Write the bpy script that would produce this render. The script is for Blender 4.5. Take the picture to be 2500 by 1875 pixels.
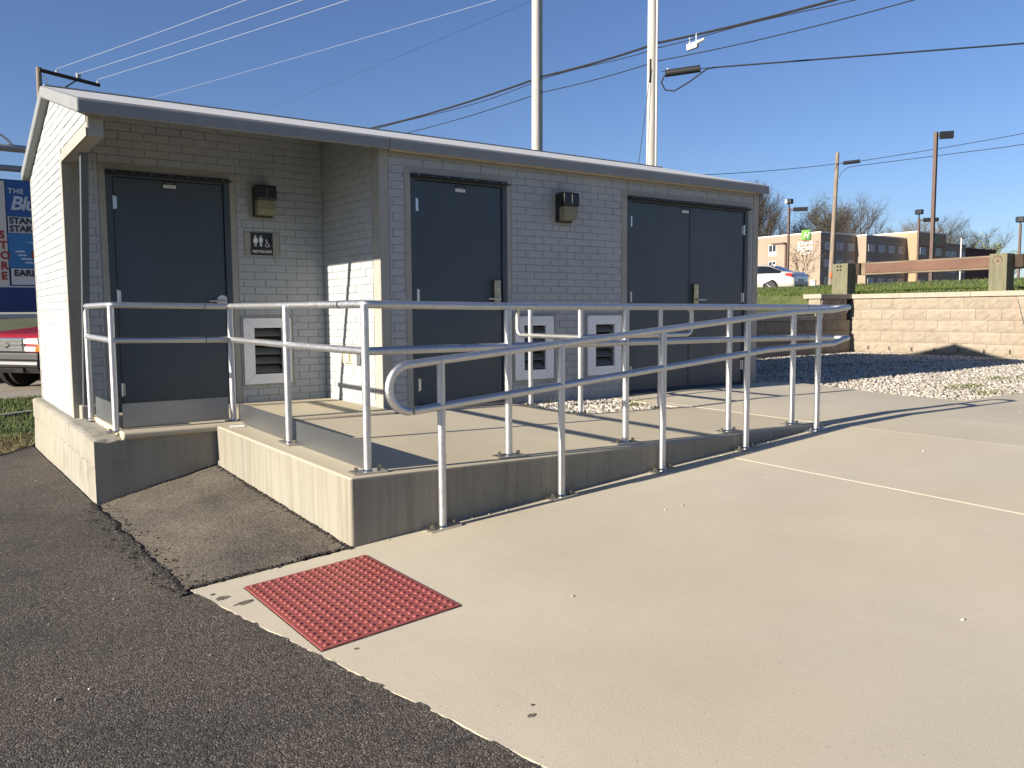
import bpy, math, random
import numpy as np
from mathutils import Vector, Matrix, noise

# ------------------------------------------------------------------ camera, sky, sun, exposure
for o in list(bpy.data.objects):
    bpy.data.objects.remove(o)
S = bpy.context.scene
COL = S.collection
CAM = Vector((-3.283, -6.544, 0.913))
YAW, PITCH, ROLL, FPX = math.radians(35.407), math.radians(-4.873), math.radians(-0.39), 2045.99
cd = bpy.data.cameras.new('camera')
cam = bpy.data.objects.new('camera', cd); COL.objects.link(cam); S.camera = cam
_f = Vector((math.sin(YAW)*math.cos(PITCH), math.cos(YAW)*math.cos(PITCH), math.sin(PITCH)))
_r = Vector((math.cos(YAW), -math.sin(YAW), 0)); _u = _r.cross(_f)
_c, _s = math.cos(ROLL), math.sin(ROLL)
_r2 = _c*_r + _s*_u; _u2 = -_s*_r + _c*_u
mw = Matrix((( _r2.x, _u2.x, -_f.x, CAM.x), (_r2.y, _u2.y, -_f.y, CAM.y), (_r2.z, _u2.z, -_f.z, CAM.z), (0, 0, 0, 1)))
cam.matrix_world = mw
cd.sensor_width = 36.0; cd.sensor_fit = 'HORIZONTAL'; cd.lens = FPX/2500*36.0
cd.clip_start = 0.05; cd.clip_end = 5000

SUN_EL, SUN_AZ = math.radians(19.3), math.radians(2.5)          # azimuth measured from -X towards +Y
to_sun = Vector((-math.cos(SUN_EL)*math.cos(SUN_AZ), math.cos(SUN_EL)*math.sin(SUN_AZ), math.sin(SUN_EL)))
world = bpy.data.worlds.new('World'); S.world = world; world.use_nodes = True
wn = world.node_tree.nodes; wl = world.node_tree.links
sky = wn.new('ShaderNodeTexSky'); sky.sky_type = 'NISHITA'; sky.sun_disc = False
sky.sun_elevation = SUN_EL; sky.sun_rotation = math.radians(270) + SUN_AZ
sky.altitude = 200; sky.air_density = 1.0; sky.dust_density = 0.35; sky.ozone_density = 2.2
bg = wn['Background']; bg.inputs['Strength'].default_value = 0.050
tint = wn.new('ShaderNodeMix'); tint.data_type = 'RGBA'; tint.blend_type = 'MULTIPLY'; tint.inputs[0].default_value = 1.0
tint.inputs[7].default_value = (0.87, 0.98, 1.30, 1)          # the clear spring sky is a little bluer than the model's
wl.new(sky.outputs[0], tint.inputs[6]); wl.new(tint.outputs[2], bg.inputs[0])
sl = bpy.data.lights.new('sun', 'SUN'); sl.energy = 5.0; sl.angle = math.radians(0.53); sl.color = (1.0, 0.90, 0.76)
so = bpy.data.objects.new('sun', sl); COL.objects.link(so)
so.rotation_euler = (-to_sun).to_track_quat('-Z', 'Y').to_euler(); so.location = (-30, 2, 20)
S.view_settings.view_transform = 'Standard'; S.view_settings.look = 'None'
S.view_settings.exposure = 1.04; S.view_settings.gamma = 1.0; S.view_settings.use_curve_mapping = False
S.render.engine = 'CYCLES'
S.render.resolution_x = 1024; S.render.resolution_y = 768

RND = random.Random(7)
NPR = np.random.RandomState(11)

# ------------------------------------------------------------------ materials
MATS = {}
def _nt(name):
    m = bpy.data.materials.new(name); m.use_nodes = True; MATS[name] = m
    return m, m.node_tree.nodes, m.node_tree.links, m.node_tree.nodes['Principled BSDF']
def _pos(n, l, scale=(1, 1, 1)):
    g = n.new('ShaderNodeNewGeometry'); mp = n.new('ShaderNodeMapping'); mp.inputs['Scale'].default_value = scale
    l.new(g.outputs['Position'], mp.inputs[0]); return mp.outputs[0]
def _noise(n, l, vec, scale, detail=5, rough=.55):
    t = n.new('ShaderNodeTexNoise'); t.inputs['Scale'].default_value = scale; t.inputs['Detail'].default_value = detail
    t.inputs['Roughness'].default_value = rough; l.new(vec, t.inputs['Vector']); return t.outputs[0]
def _ramp(n, l, fac, stops):
    r = n.new('ShaderNodeValToRGB'); e = r.color_ramp.elements
    while len(e) < len(stops): e.new(.5)
    for i, (p, c) in enumerate(stops):
        e[i].position = p; e[i].color = (*c, 1) if len(c) == 3 else c
    l.new(fac, r.inputs[0]); return r.outputs[0]
def _mix(n, l, fac, a, b, mode='MIX'):
    m = n.new('ShaderNodeMix'); m.data_type = 'RGBA'; m.blend_type = mode
    for idx, v in ((0, fac), (6, a), (7, b)):
        if hasattr(v, 'is_output'): l.new(v, m.inputs[idx])
        elif idx == 0: m.inputs[0].default_value = v
        else: m.inputs[idx].default_value = (*v, 1)
    return m.outputs[2]
def _bump(n, l, p, h, strength, dist):
    b = n.new('ShaderNodeBump'); b.inputs['Strength'].default_value = strength; b.inputs['Distance'].default_value = dist
    l.new(h, b.inputs['Height']); l.new(b.outputs[0], p.inputs['Normal']); return b
def M(name, c1, c2=None, scale=4, rough=.75, metal=0., bump=0., bscale=60, bdist=.002, stretch=(1, 1, 1), spec=.5, lo=.35, hi=.65):
    m, n, l, p = _nt(name)
    c2 = c2 or tuple(x*.85 for x in c1)
    v = _pos(n, l, stretch)
    l.new(_ramp(n, l, _noise(n, l, v, scale), [(lo, c1), (hi, c2)]), p.inputs['Base Color'])
    p.inputs['Roughness'].default_value = rough; p.inputs['Metallic'].default_value = metal
    p.inputs['Specular IOR Level'].default_value = spec
    if bump: _bump(n, l, p, _noise(n, l, _pos(n, l), bscale, 4), bump, bdist)
    return m
def concrete(name, c, stain, streak=0., smooth=1., stainf=.22):
    m, n, l, p = _nt(name)
    v = _pos(n, l)
    base = _ramp(n, l, _noise(n, l, v, .9, 8, .6), [(.3, tuple(x*.93 for x in c)), (.7, tuple(min(1, x*1.06) for x in c))])
    mot = _ramp(n, l, _noise(n, l, v, .33, 5, .5), [(.32, (.90, .895, .88)), (.68, (1.05, 1.045, 1.03))])
    base = _mix(n, l, 1., base, mot, 'MULTIPLY')
    cool = _ramp(n, l, _noise(n, l, _pos(n, l, (.6, 1.1, 1)), .55, 6, .55), [(.42, (1, 1, 1)), (.66, (.955, .985, 1.07))])
    base = _mix(n, l, .8, base, cool, 'MULTIPLY')
    brm = _ramp(n, l, _noise(n, l, _pos(n, l, (70, 1.1, 1)), 1., 3), [(.3, (.945, .94, .93)), (.6, (1, 1, 1))])
    base = _mix(n, l, .55, base, brm, 'MULTIPLY')
    fine = _ramp(n, l, _noise(n, l, v, 190, 3), [(.25, (.80, .80, .80)), (.6, (1, 1, 1))])
    col = _mix(n, l, .55, base, fine, 'MULTIPLY')
    sp = _ramp(n, l, _noise(n, l, v, 3.3, 9, .7), [(.5, (0, 0, 0)), (.78, (1, 1, 1))])
    f = n.new('ShaderNodeMath'); f.operation = 'MULTIPLY'; f.inputs[1].default_value = stainf; l.new(sp, f.inputs[0])
    col = _mix(n, l, f.outputs[0], col, stain)
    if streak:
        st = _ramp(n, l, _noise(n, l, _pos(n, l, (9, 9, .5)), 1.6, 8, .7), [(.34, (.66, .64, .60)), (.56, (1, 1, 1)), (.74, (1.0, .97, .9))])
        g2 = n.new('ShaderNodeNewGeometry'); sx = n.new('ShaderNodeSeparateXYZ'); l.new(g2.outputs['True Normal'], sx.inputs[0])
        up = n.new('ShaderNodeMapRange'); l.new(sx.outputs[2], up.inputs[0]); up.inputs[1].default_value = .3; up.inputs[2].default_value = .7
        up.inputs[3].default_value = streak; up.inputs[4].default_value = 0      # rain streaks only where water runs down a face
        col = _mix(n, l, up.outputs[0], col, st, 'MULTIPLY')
    # pin holes
    vo = n.new('ShaderNodeTexVoronoi'); vo.inputs['Scale'].default_value = 13; l.new(v, vo.inputs['Vector'])
    ph = _ramp(n, l, vo.outputs['Distance'], [(.03, (.45, .43, .4)), (.07, (1, 1, 1))])
    col = _mix(n, l, .55, col, ph, 'MULTIPLY')
    l.new(col, p.inputs['Base Color']); p.inputs['Roughness'].default_value = .88; p.inputs['Specular IOR Level'].default_value = .3
    _bump(n, l, p, _noise(n, l, v, 120, 6, .7), .35*smooth, .004)
    return m
def asphalt(name, dark, light, agg):
    m, n, l, p = _nt(name)
    v = _pos(n, l)
    vo = n.new('ShaderNodeTexVoronoi'); vo.inputs['Scale'].default_value = 165; l.new(v, vo.inputs['Vector'])
    sep = n.new('ShaderNodeSeparateColor'); l.new(vo.outputs['Color'], sep.inputs[0])
    cell = _ramp(n, l, sep.outputs[0], [(0, dark), (.55, light), (.90, agg), (.995, (.24, .22, .19))])
    big = _ramp(n, l, _noise(n, l, v, 1.1, 7, .62), [(.33, (.66, .66, .68)), (.50, (.98, .96, .94)), (.68, (1.22, 1.17, 1.08))])
    col = _mix(n, l, 1., cell, big, 'MULTIPLY')
    vo2 = n.new('ShaderNodeTexVoronoi'); vo2.inputs['Scale'].default_value = 58; l.new(v, vo2.inputs['Vector'])
    pit = _ramp(n, l, vo2.outputs['Distance'], [(.0, (1, 1, 1)), (.55, (.9, .9, .9)), (.8, (.48, .48, .48))])
    col = _mix(n, l, .8, col, pit, 'MULTIPLY')
    l.new(col, p.inputs['Base Color']); p.inputs['Roughness'].default_value = .93; p.inputs['Specular IOR Level'].default_value = .25
    mx = n.new('ShaderNodeMath'); mx.operation = 'ADD'
    l.new(vo.outputs['Distance'], mx.inputs[0]); l.new(_noise(n, l, v, 70, 5, .7), mx.inputs[1])
    b = _bump(n, l, p, mx.outputs[0], .65, .005); b.invert = True
    return m
def island(name, cols, rough=.85):
    m, n, l, p = _nt(name)
    g = n.new('ShaderNodeNewGeometry')
    l.new(_ramp(n, l, g.outputs['Random Per Island'], [(i/max(1, len(cols)-1), c) for i, c in enumerate(cols)]), p.inputs['Base Color'])
    p.inputs['Roughness'].default_value = rough; p.inputs['Specular IOR Level'].default_value = .25
    return m
def plain(name, c, rough=.5, metal=0., spec=.5, coat=0., trans=0.):
    m, n, l, p = _nt(name)
    p.inputs['Base Color'].default_value = (*c, 1); p.inputs['Roughness'].default_value = rough
    p.inputs['Metallic'].default_value = metal; p.inputs['Specular IOR Level'].default_value = spec
    p.inputs['Coat Weight'].default_value = coat; p.inputs['Transmission Weight'].default_value = trans
    return m

concrete('new_concrete', (.520, .466, .355), (.42, .375, .295), 0., .8)
concrete('landing_concrete', (.525, .462, .335), (.40, .35, .275), .0, .8)
concrete('shaded_formed_concrete', (.30, .278, .225), (.22, .205, .168), .75, 1.)  # formed concrete, darkened to put the side shade into the colour
concrete('old_concrete', (.325, .305, .25), (.15, .138, .115), .5, 1.6, .8)
concrete('joint_sealant', (.50, .44, .335), (.42, .37, .28), 0., 1.)
asphalt('asphalt', (.054, .048, .041), (.096, .085, .072), (.135, .120, .102))
asphalt('asphalt_patch', (.098, .086, .069), (.160, .141, .113), (.21, .186, .151))
asphalt('tar_seam', (.016, .015, .014), (.045, .042, .038), (.09, .08, .07))

# white brick paint: slightly uneven, a little dirt
m, n, l, p = _nt('brick_paint')
v = _pos(n, l)
c = _ramp(n, l, _noise(n, l, v, 2.2, 7, .6), [(.3, (.335, .355, .365)), (.7, (.39, .405, .41))])
d = _ramp(n, l, _noise(n, l, v, 7.5, 9, .75), [(.56, (1, 1, 1)), (.76, (.72, .71, .68))])
l.new(_mix(n, l, .6, c, d, 'MULTIPLY'), p.inputs['Base Color']); p.inputs['Roughness'].default_value = .72; p.inputs['Specular IOR Level'].default_value = .35
_bump(n, l, p, _noise(n, l, v, 55, 6, .7), .35, .003)
M('mortar', (.13, .133, .13), (.35, .36, .36), 13, .9, bump=.5, bscale=60, lo=.22, hi=.46)
M('smooth_paint', (.35, .335, .295), (.27, .26, .23), 3.5, .75, bump=.25, bscale=40, lo=.3, hi=.8)
M('roof_paint', (.60, .605, .60), (.46, .465, .46), 35, .8, bump=.5, bscale=90, bdist=.004)
M('fascia_paint', (.235, .243, .247), (.195, .202, .205), 2.2, .62, stretch=(2.5, 2.5, .4), lo=.3, hi=.8, bump=.2, bscale=120)
M('door_paint', (.044, .063, .080), (.039, .056, .071), 1.5, .40, bump=.12, bscale=300, bdist=.0008)
_m = MATS['door_paint']; _n, _l = _m.node_tree.nodes, _m.node_tree.links
_l.new(_ramp(_n, _l, _noise(_n, _l, _pos(_n, _l, (1, 1, .35)), 4.5, 8, .7), [(.3, (.30, .30, .30)), (.7, (.52, .52, .52))]), _n['Principled BSDF'].inputs['Roughness'])
M('frame_paint', (.044, .062, .077), (.037, .052, .065), 5, .45)
plain('black_trim', (.012, .012, .013), .45)
M('steel', (.62, .62, .61), (.50, .50, .50), 30, .3, 1.)
M('lock_metal', (.42, .37, .27), (.34, .30, .22), 20, .38, 1.)
m, n, l, p = _nt('galvanised')
v = _pos(n, l)
l.new(_ramp(n, l, _noise(n, l, v, 26, 6, .65), [(.3, (.50, .505, .51)), (.7, (.60, .60, .595))]), p.inputs['Base Color'])
l.new(_ramp(n, l, _noise(n, l, v, 60, 4), [(.3, (.42, .42, .42)), (.7, (.58, .58, .58))]), p.inputs['Roughness'])
p.inputs['Metallic'].default_value = 1.
_bump(n, l, p, _noise(n, l, v, 320, 3), .12, .001)
M('toe_plate', (.30, .31, .32), (.26, .27, .28), 2.5, .42, 1., bump=.05, bscale=6)
plain('white_metal', (.78, .79, .80), .5)
plain('louver_metal', (.15, .15, .142), .6)
plain('vent_dark', (.006, .006, .006), .9)
plain('sign_black', (.012, .012, .012), .35)
plain('sign_white', (.80, .79, .76), .5)
plain('sticker_white', (.80, .80, .78), .5)
plain('lamp_black', (.010, .010, .010), .38)
m, n, l, p = _nt('lamp_glass')
p.inputs['Base Color'].default_value = (.36, .345, .21, 1); p.inputs['Roughness'].default_value = .22; p.inputs['Transmission Weight'].default_value = .45
w = n.new('ShaderNodeTexWave'); w.inputs['Scale'].default_value = 60; w.bands_direction = 'Z'; l.new(_pos(n, l), w.inputs['Vector'])
_bump(n, l, p, w.outputs[1], .5, .004)
M('beige_plate', (.52, .44, .30), (.42, .35, .24), 9, .6)
M('strut_paint', (.10, .118, .125), (.085, .10, .105), 6, .4)
m, n, l, p = _nt('tactile_red')
v = _pos(n, l)
c = _ramp(n, l, _noise(n, l, v, 3, 7, .6), [(.3, (.255, .058, .049)), (.7, (.30, .076, .064))])
d = _ramp(n, l, _noise(n, l, v, 26, 8, .7), [(.55, (1, 1, 1)), (.8, (.62, .58, .56))])
l.new(_mix(n, l, .6, c, d, 'MULTIPLY'), p.inputs['Base Color']); p.inputs['Roughness'].default_value = .55
_bump(n, l, p, _noise(n, l, v, 240, 4), .3, .002)
# split-face block
m, n, l, p = _nt('block_face')
v = _pos(n, l); oi = n.new('ShaderNodeObjectInfo')
c = _ramp(n, l, _noise(n, l, v, 6, 8, .65), [(.3, (.265, .225, .172)), (.7, (.335, .29, .225))])
rv = _ramp(n, l, oi.outputs['Random'], [(0, (.93, .925, .92)), (1, (1.04, 1.035, 1.03))])
l.new(_mix(n, l, 1, c, rv, 'MULTIPLY'), p.inputs['Base Color']); p.inputs['Roughness'].default_value = .92; p.inputs['Specular IOR Level'].default_value = .2
_bump(n, l, p, _noise(n, l, v, 26, 10, .72), .5, .016)
M('cap_stone', (.36, .315, .25), (.32, .28, .22), 7, .85, bump=.3, bscale=90)
# timber and rust
M('green_timber', (.115, .115, .066), (.165, .155, .10), 3, .85, bump=.5, bscale=30, stretch=(6, 6, .8))
M('rail_timber', (.22, .17, .115), (.13, .10, .07), 3, .9, bump=.6, bscale=25, stretch=(6, .7, 6))
M('rust', (.150, .080, .054), (.115, .060, .042), 2.2, .8, bump=.15, bscale=60, stretch=(1, .5, 1))
plain('dark_hole', (.008, .007, .006), .9)
M('pole_wood', (.47, .46, .43), (.37, .35, .31), 2, .9, bump=.5, bscale=14, stretch=(7, 7, .35))
M('brown_pole_wood', (.27, .22, .165), (.15, .12, .09), 2, .9, bump=.5, bscale=14, stretch=(7, 7, .35))
plain('cable_black', (.012, .013, .016), .6)
plain('cable_bare', (.86, .86, .85), .35, .6)
plain('box_grey', (.52, .52, .49), .5)
plain('conduit', (.48, .48, .47), .55)
M('pole_bronze', (.105, .062, .045), (.085, .05, .037), 2, .6)
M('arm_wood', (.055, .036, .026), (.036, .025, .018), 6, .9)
plain('insulator', (.42, .43, .42), .3)
# vegetation and ground
M('lawn_soil', (.050, .066, .018), (.080, .092, .030), 2.5, .95, bump=.6, bscale=20, bdist=.02)
island('grass_blades', [(.028, .060, .010), (.050, .092, .016), (.080, .125, .026), (.125, .150, .045), (.16, .15, .07)], .8)
island('dry_grass', [(.22, .17, .09), (.30, .24, .13), (.12, .11, .05), (.36, .30, .18)], .85)
island('weed_leaves', [(.06, .09, .02), (.10, .13, .03), (.16, .15, .05)], .8)
island('white_gravel', [(.23, .205, .165), (.35, .32, .27), (.45, .42, .365), (.56, .53, .475), (.30, .25, .19)], .8)
M('gravel_bed', (.26, .235, .195), (.14, .128, .108), 40, .95, bump=.8, bscale=45, bdist=.02)
M('gravel_lot', (.30, .265, .21), (.24, .21, .165), 2.2, .95, bump=.6, bscale=30, bdist=.02)
M('far_ground', (.055, .068, .022), (.085, .09, .04), .3, .95)
M('lot_asphalt', (.06, .056, .05), (.08, .075, .068), .6, .95)
M('bark', (.060, .050, .042), (.038, .032, .027), 6, .95)
island('twigs', [(.050, .043, .036), (.080, .068, .056), (.12, .102, .082)], .9)
island('pale_twigs', [(.13, .118, .085), (.18, .165, .115), (.23, .21, .145)], .9)
island('spring_leaves', [(.07, .078, .035), (.10, .108, .05), (.14, .14, .07)], .8)
island('yellow_leaves', [(.24, .26, .075), (.31, .32, .11), (.19, .21, .07)], .8)
island('bud_leaves', [(.14, .085, .04), (.20, .12, .06), (.10, .07, .035)], .8)
# hotel, vehicles, sign
M('stucco', (.31, .25, .188), (.285, .228, .172), .5, .9, bump=.2, bscale=8)
M('hotel_brick', (.38, .275, .175), (.31, .215, .135), 3, .9, stretch=(1, 1, 5))
M('red_brick', (.12, .052, .040), (.10, .045, .035), 3, .9)
plain('coping_white', (.78, .76, .71), .6)
plain('window_frame', (.70, .69, .66), .5)
plain('window_glass', (.018, .022, .028), .05, 0., .8)
plain('curtain', (.40, .41, .42), .8)
plain('logo_green', (.115, .30, .045), .45)
plain('logo_green_dark', (.05, .19, .035), .45)
plain('pearl_paint', (.62, .585, .53), .22, .25, .5, .8)
plain('red_paint', (.28, .008, .010), .32, 0., .4, .35)
plain('dark_paint', (.012, .012, .015), .2, 0., .5, .8)
plain('car_glass', (.012, .014, .016), .04, 0., .8)
plain('tyre', (.014, .014, .014), .85)
plain('arch_black', (.004, .004, .004), .95)
plain('rim', (.60, .60, .60), .25, .9)
plain('tail_lamp', (.42, .008, .012), .12, 0., .6, .6)
plain('lamp_clear', (.62, .62, .60), .12, 0., .7, .8)
plain('amber', (.50, .13, .015), .2)
plain('bumper_grey', (.10, .10, .103), .4, .7)
plain('chrome', (.62, .62, .63), .12, 1.)
plain('black_plastic', (.02, .02, .021), .55)
plain('sign_blue', (.022, .085, .26), .45)
plain('sign_navy', (.010, .032, .13), .45)
plain('sign_lightblue', (.035, .18, .38), .45)
plain('sign_cream', (.62, .58, .47), .55)
plain('sign_board', (.60, .59, .55), .55)
plain('sign_letter', (.02, .02, .02), .6)
plain('sign_red', (.33, .03, .02), .5)
plain('sign_pale', (.52, .56, .58), .5)
M('tube_grey', (.24, .25, .255), (.20, .21, .215), 3, .5)
plain('crack_dirt', (.36, .32, .25), .95, 0., .2)
plain('rod_pink', (.55, .25, .16), .6)
plain('orange', (.60, .12, .03), .5)
plain('paper', (.75, .73, .69), .7)
plain('far_white', (.55, .53, .49), .8)
plain('far_tan', (.30, .24, .17), .9)

# ------------------------------------------------------------------ mesh helpers
ORG = {}
class MB:
    def __init__(s): s.v = []; s.f = []
    def add(s, vs, fs):
        o = len(s.v); s.v += [tuple(x) for x in vs]; s.f += [tuple(i+o for i in f) for f in fs]; return s
    def box(s, x0, x1, y0, y1, z0, z1):
        vs = [(x, y, z) for x in (x0, x1) for y in (y0, y1) for z in (z0, z1)]
        return s.add(vs, [(0, 1, 3, 2), (4, 6, 7, 5), (0, 4, 5, 1), (2, 3, 7, 6), (0, 2, 6, 4), (1, 5, 7, 3)])
    def prism(s, poly, axis, a, b):
        """poly: 2-D points in the two other axes (in x,y,z order), extruded along axis from a to b"""
        n = len(poly)
        def P(q, t):
            if axis == 0: return (t, q[0], q[1])
            if axis == 1: return (q[0], t, q[1])
            return (q[0], q[1], t)
        vs = [P(q, a) for q in poly] + [P(q, b) for q in poly]
        fs = [tuple(range(n))[::-1], tuple(range(n, 2*n))] + [(i, (i+1) % n, n+(i+1) % n, n+i) for i in range(n)]
        return s.add(vs, fs)
    def tube(s, path, r, n=10, caps=True):
        path = [Vector(q) for q in path]; k = len(path)
        rs = r if isinstance(r, (list, tuple)) else [r]*k
        t0 = (path[1]-path[0]).normalized()
        ref = Vector((0, 0, 1)) if abs(t0.z) < .9 else Vector((1, 0, 0))
        u = t0.cross(ref).normalized()
        vs = []
        for i in range(k):
            if i == 0: t = path[1]-path[0]
            elif i == k-1: t = path[-1]-path[-2]
            else: t = (path[i+1]-path[i]).normalized() + (path[i]-path[i-1]).normalized()
            t.normalize()
            u = (u - t*u.dot(t)).normalized(); w = t.cross(u)
            mit = 1.0
            if 0 < i < k-1:
                cs = max(.5, t.dot((path[i]-path[i-1]).normalized())); mit = 1.0
            for j in range(n):
                a = 2*math.pi*j/n
                vs.append(path[i] + (u*math.cos(a) + w*math.sin(a))*rs[i]*mit)
        fs = [(i*n+j, i*n+(j+1) % n, (i+1)*n+(j+1) % n, (i+1)*n+j) for i in range(k-1) for j in range(n)]
        if caps: fs += [tuple(range(n))[::-1], tuple(range((k-1)*n, k*n))]
        return s.add(vs, fs)
    def grid(s, xs, ys, fz):
        n = len(ys)
        vs = [(x, y, fz(x, y)) for x in xs for y in ys]
        return s.add(vs, [(i*n+j, (i+1)*n+j, (i+1)*n+j+1, i*n+j+1) for i in range(len(xs)-1) for j in range(n-1)])
    def build(s, name, mat, parent=None, smooth=False, bevel=0, local=False, segs=2):
        me = bpy.data.meshes.new(name)
        org = ORG.get(parent.name, Vector()) if parent else Vector()
        vs = s.v if (local or not parent) else [(x-org.x, y-org.y, z-org.z) for x, y, z in s.v]
        me.from_pydata(vs, [], s.f); me.update()
        me.materials.append(MATS[mat])
        o = bpy.data.objects.new(name, me); COL.objects.link(o)
        if parent: o.parent = parent; ORG[o.name] = org
        if smooth:
            for q in me.polygons: q.use_smooth = True
            try: me.set_sharp_from_angle(angle=math.radians(35))
            except Exception: pass
        if bevel:
            b = o.modifiers.new('Bevel', 'BEVEL'); b.width = bevel; b.segments = segs; b.limit_method = 'ANGLE'; b.angle_limit = math.radians(40)
        return o
def tag(o, label=None, cat=None, group=None, kind=None):
    if label: o['label'] = label
    if cat: o['category'] = cat
    if group: o['group'] = group
    if kind: o['kind'] = kind
    return o
def thing(name, label, cat, loc=(0, 0, 0), rz=0, group=None):
    o = bpy.data.objects.new(name, None); COL.objects.link(o); o.location = loc; o.rotation_euler = (0, 0, rz)
    o.empty_display_size = .1
    ORG[o.name] = Vector(loc); return tag(o, label, cat, group)
def inst(name, me, parent, loc, rot=(0, 0, 0), scale=(1, 1, 1)):
    o = bpy.data.objects.new(name, me); COL.objects.link(o); o.parent = parent
    o.location = Vector(loc) - ORG.get(parent.name, Vector()); o.rotation_euler = rot; o.scale = scale
    ORG[o.name] = Vector(loc)
    return o
def copy_tree(o, parent=None):
    c = o.copy(); COL.objects.link(c); c.parent = parent
    for ch in o.children: copy_tree(ch, c)
    return c
def text_mesh(name, body, size, mat, parent, loc, right, up, extrude=.002, align='LEFT', shear=0, space=1., bold=0.):
    cu = bpy.data.curves.new(name, 'FONT'); cu.body = body; cu.size = size; cu.extrude = extrude; cu.align_x = align; cu.shear = shear
    cu.space_character = space; cu.offset = bold; cu.resolution_u = 3
    t = bpy.data.objects.new('tmp', cu); COL.objects.link(t)
    dg = bpy.context.evaluated_depsgraph_get(); dg.update()
    me = bpy.data.meshes.new_from_object(t.evaluated_get(dg)); bpy.data.objects.remove(t)
    right = Vector(right).normalized(); up = Vector(up).normalized(); nrm = right.cross(up)
    org = ORG.get(parent.name, Vector()) if parent else Vector()
    base = Vector(loc) - org
    for q in me.vertices:
        q.co = base + right*q.co.x + up*q.co.y + nrm*q.co.z
    me.materials.clear(); me.materials.append(MATS[mat])
    o = bpy.data.objects.new(name, me); COL.objects.link(o)
    if parent: o.parent = parent; ORG[o.name] = org
    return o
def np_mesh(name, verts, faces, mat, smooth=False):
    """verts (N,3), faces (M,k) with constant k"""
    me = bpy.data.meshes.new(name)
    verts = np.asarray(verts, np.float32); faces = np.asarray(faces, np.int32); k = faces.shape[1]
    me.vertices.add(len(verts)); me.vertices.foreach_set('co', verts.ravel())
    me.loops.add(faces.size); me.loops.foreach_set('vertex_index', faces.ravel())
    me.polygons.add(len(faces)); me.polygons.foreach_set('loop_start', np.arange(0, faces.size, k, dtype=np.int32))
    me.update(calc_edges=True); me.validate()
    me.materials.append(MATS[mat])
    o = bpy.data.objects.new(name, me); COL.objects.link(o); return o
def nz(x, y, z=0., s=1.):
    return noise.noise(Vector((x*s, y*s, z*s)))
def stones(name, pts, r0, r1, mat, flat=.7):
    pts = np.asarray(pts); N = len(pts)
    t = (1+5**.5)/2
    ico = np.array([(-1,t,0),(1,t,0),(-1,-t,0),(1,-t,0),(0,-1,t),(0,1,t),(0,-1,-t),(0,1,-t),(t,0,-1),(t,0,1),(-t,0,-1),(-t,0,1)], float)/math.sqrt(1+t*t)
    fc = np.array([(0,11,5),(0,5,1),(0,1,7),(0,7,10),(0,10,11),(1,5,9),(5,11,4),(11,10,2),(10,7,6),(7,1,8),(3,9,4),(3,4,2),(3,2,6),(3,6,8),(3,8,9),(4,9,5),(2,4,11),(6,2,10),(8,6,7),(9,8,1)])
    oc = np.array([(1,0,0),(-1,0,0),(0,1,0),(0,-1,0),(0,0,1),(0,0,-1)], float)
    of = np.array([(0,2,4),(2,1,4),(1,3,4),(3,0,4),(2,0,5),(1,2,5),(3,1,5),(0,3,5)])
    V, F = (ico, fc) if N < 9000 else (oc, of)
    k = len(V)
    v = V[None]*(1+NPR.uniform(-.28, .28, (N, k, 1)))
    v = v*np.stack([NPR.uniform(.75, 1.35, N), NPR.uniform(.7, 1.1, N), NPR.uniform(flat*.7, flat*1.2, N)], 1)[:, None]
    a = NPR.uniform(0, 6.283, N); b = NPR.normal(0, .45, N)
    ca, sa, cb, sb = np.cos(a)[:, None], np.sin(a)[:, None], np.cos(b)[:, None], np.sin(b)[:, None]
    y = v[..., 1]*cb - v[..., 2]*sb; z = v[..., 1]*sb + v[..., 2]*cb; x = v[..., 0]
    v = np.stack([x*ca-y*sa, x*sa+y*ca, z], -1)*NPR.uniform(r0, r1, N)[:, None, None] + pts[:, None]
    f = (F[None] + (np.arange(N)*k)[:, None, None]).reshape(-1, 3)
    return np_mesh(name, v.reshape(-1, 3), f, mat)
def blades(name, pts, h0, h1, w, mat, lean=.5):
    pts = np.asarray(pts); N = len(pts)
    a = NPR.uniform(0, 6.283, N); h = NPR.uniform(h0, h1, N); ln = NPR.uniform(0, lean, N)*h; b = NPR.uniform(0, 6.283, N)
    dx = np.stack([np.cos(a), np.sin(a), 0*a], 1)*(w/2*NPR.uniform(.6, 1.4, N))[:, None]
    tip = pts + np.stack([np.cos(b)*ln, np.sin(b)*ln, h], 1)
    v = np.stack([pts-dx, pts+dx, tip], 1).reshape(-1, 3)
    return np_mesh(name, v, np.arange(3*N).reshape(-1, 3), mat)
def pick(n, x0, x1, y0, y1, ok, fz):
    out = []
    while len(out) < n:
        xs = NPR.uniform(x0, x1, n); ys = NPR.uniform(y0, y1, n)
        for x, y in zip(xs, ys):
            if ok(x, y): out.append((x, y, fz(x, y)))
    return out[:n]

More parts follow.
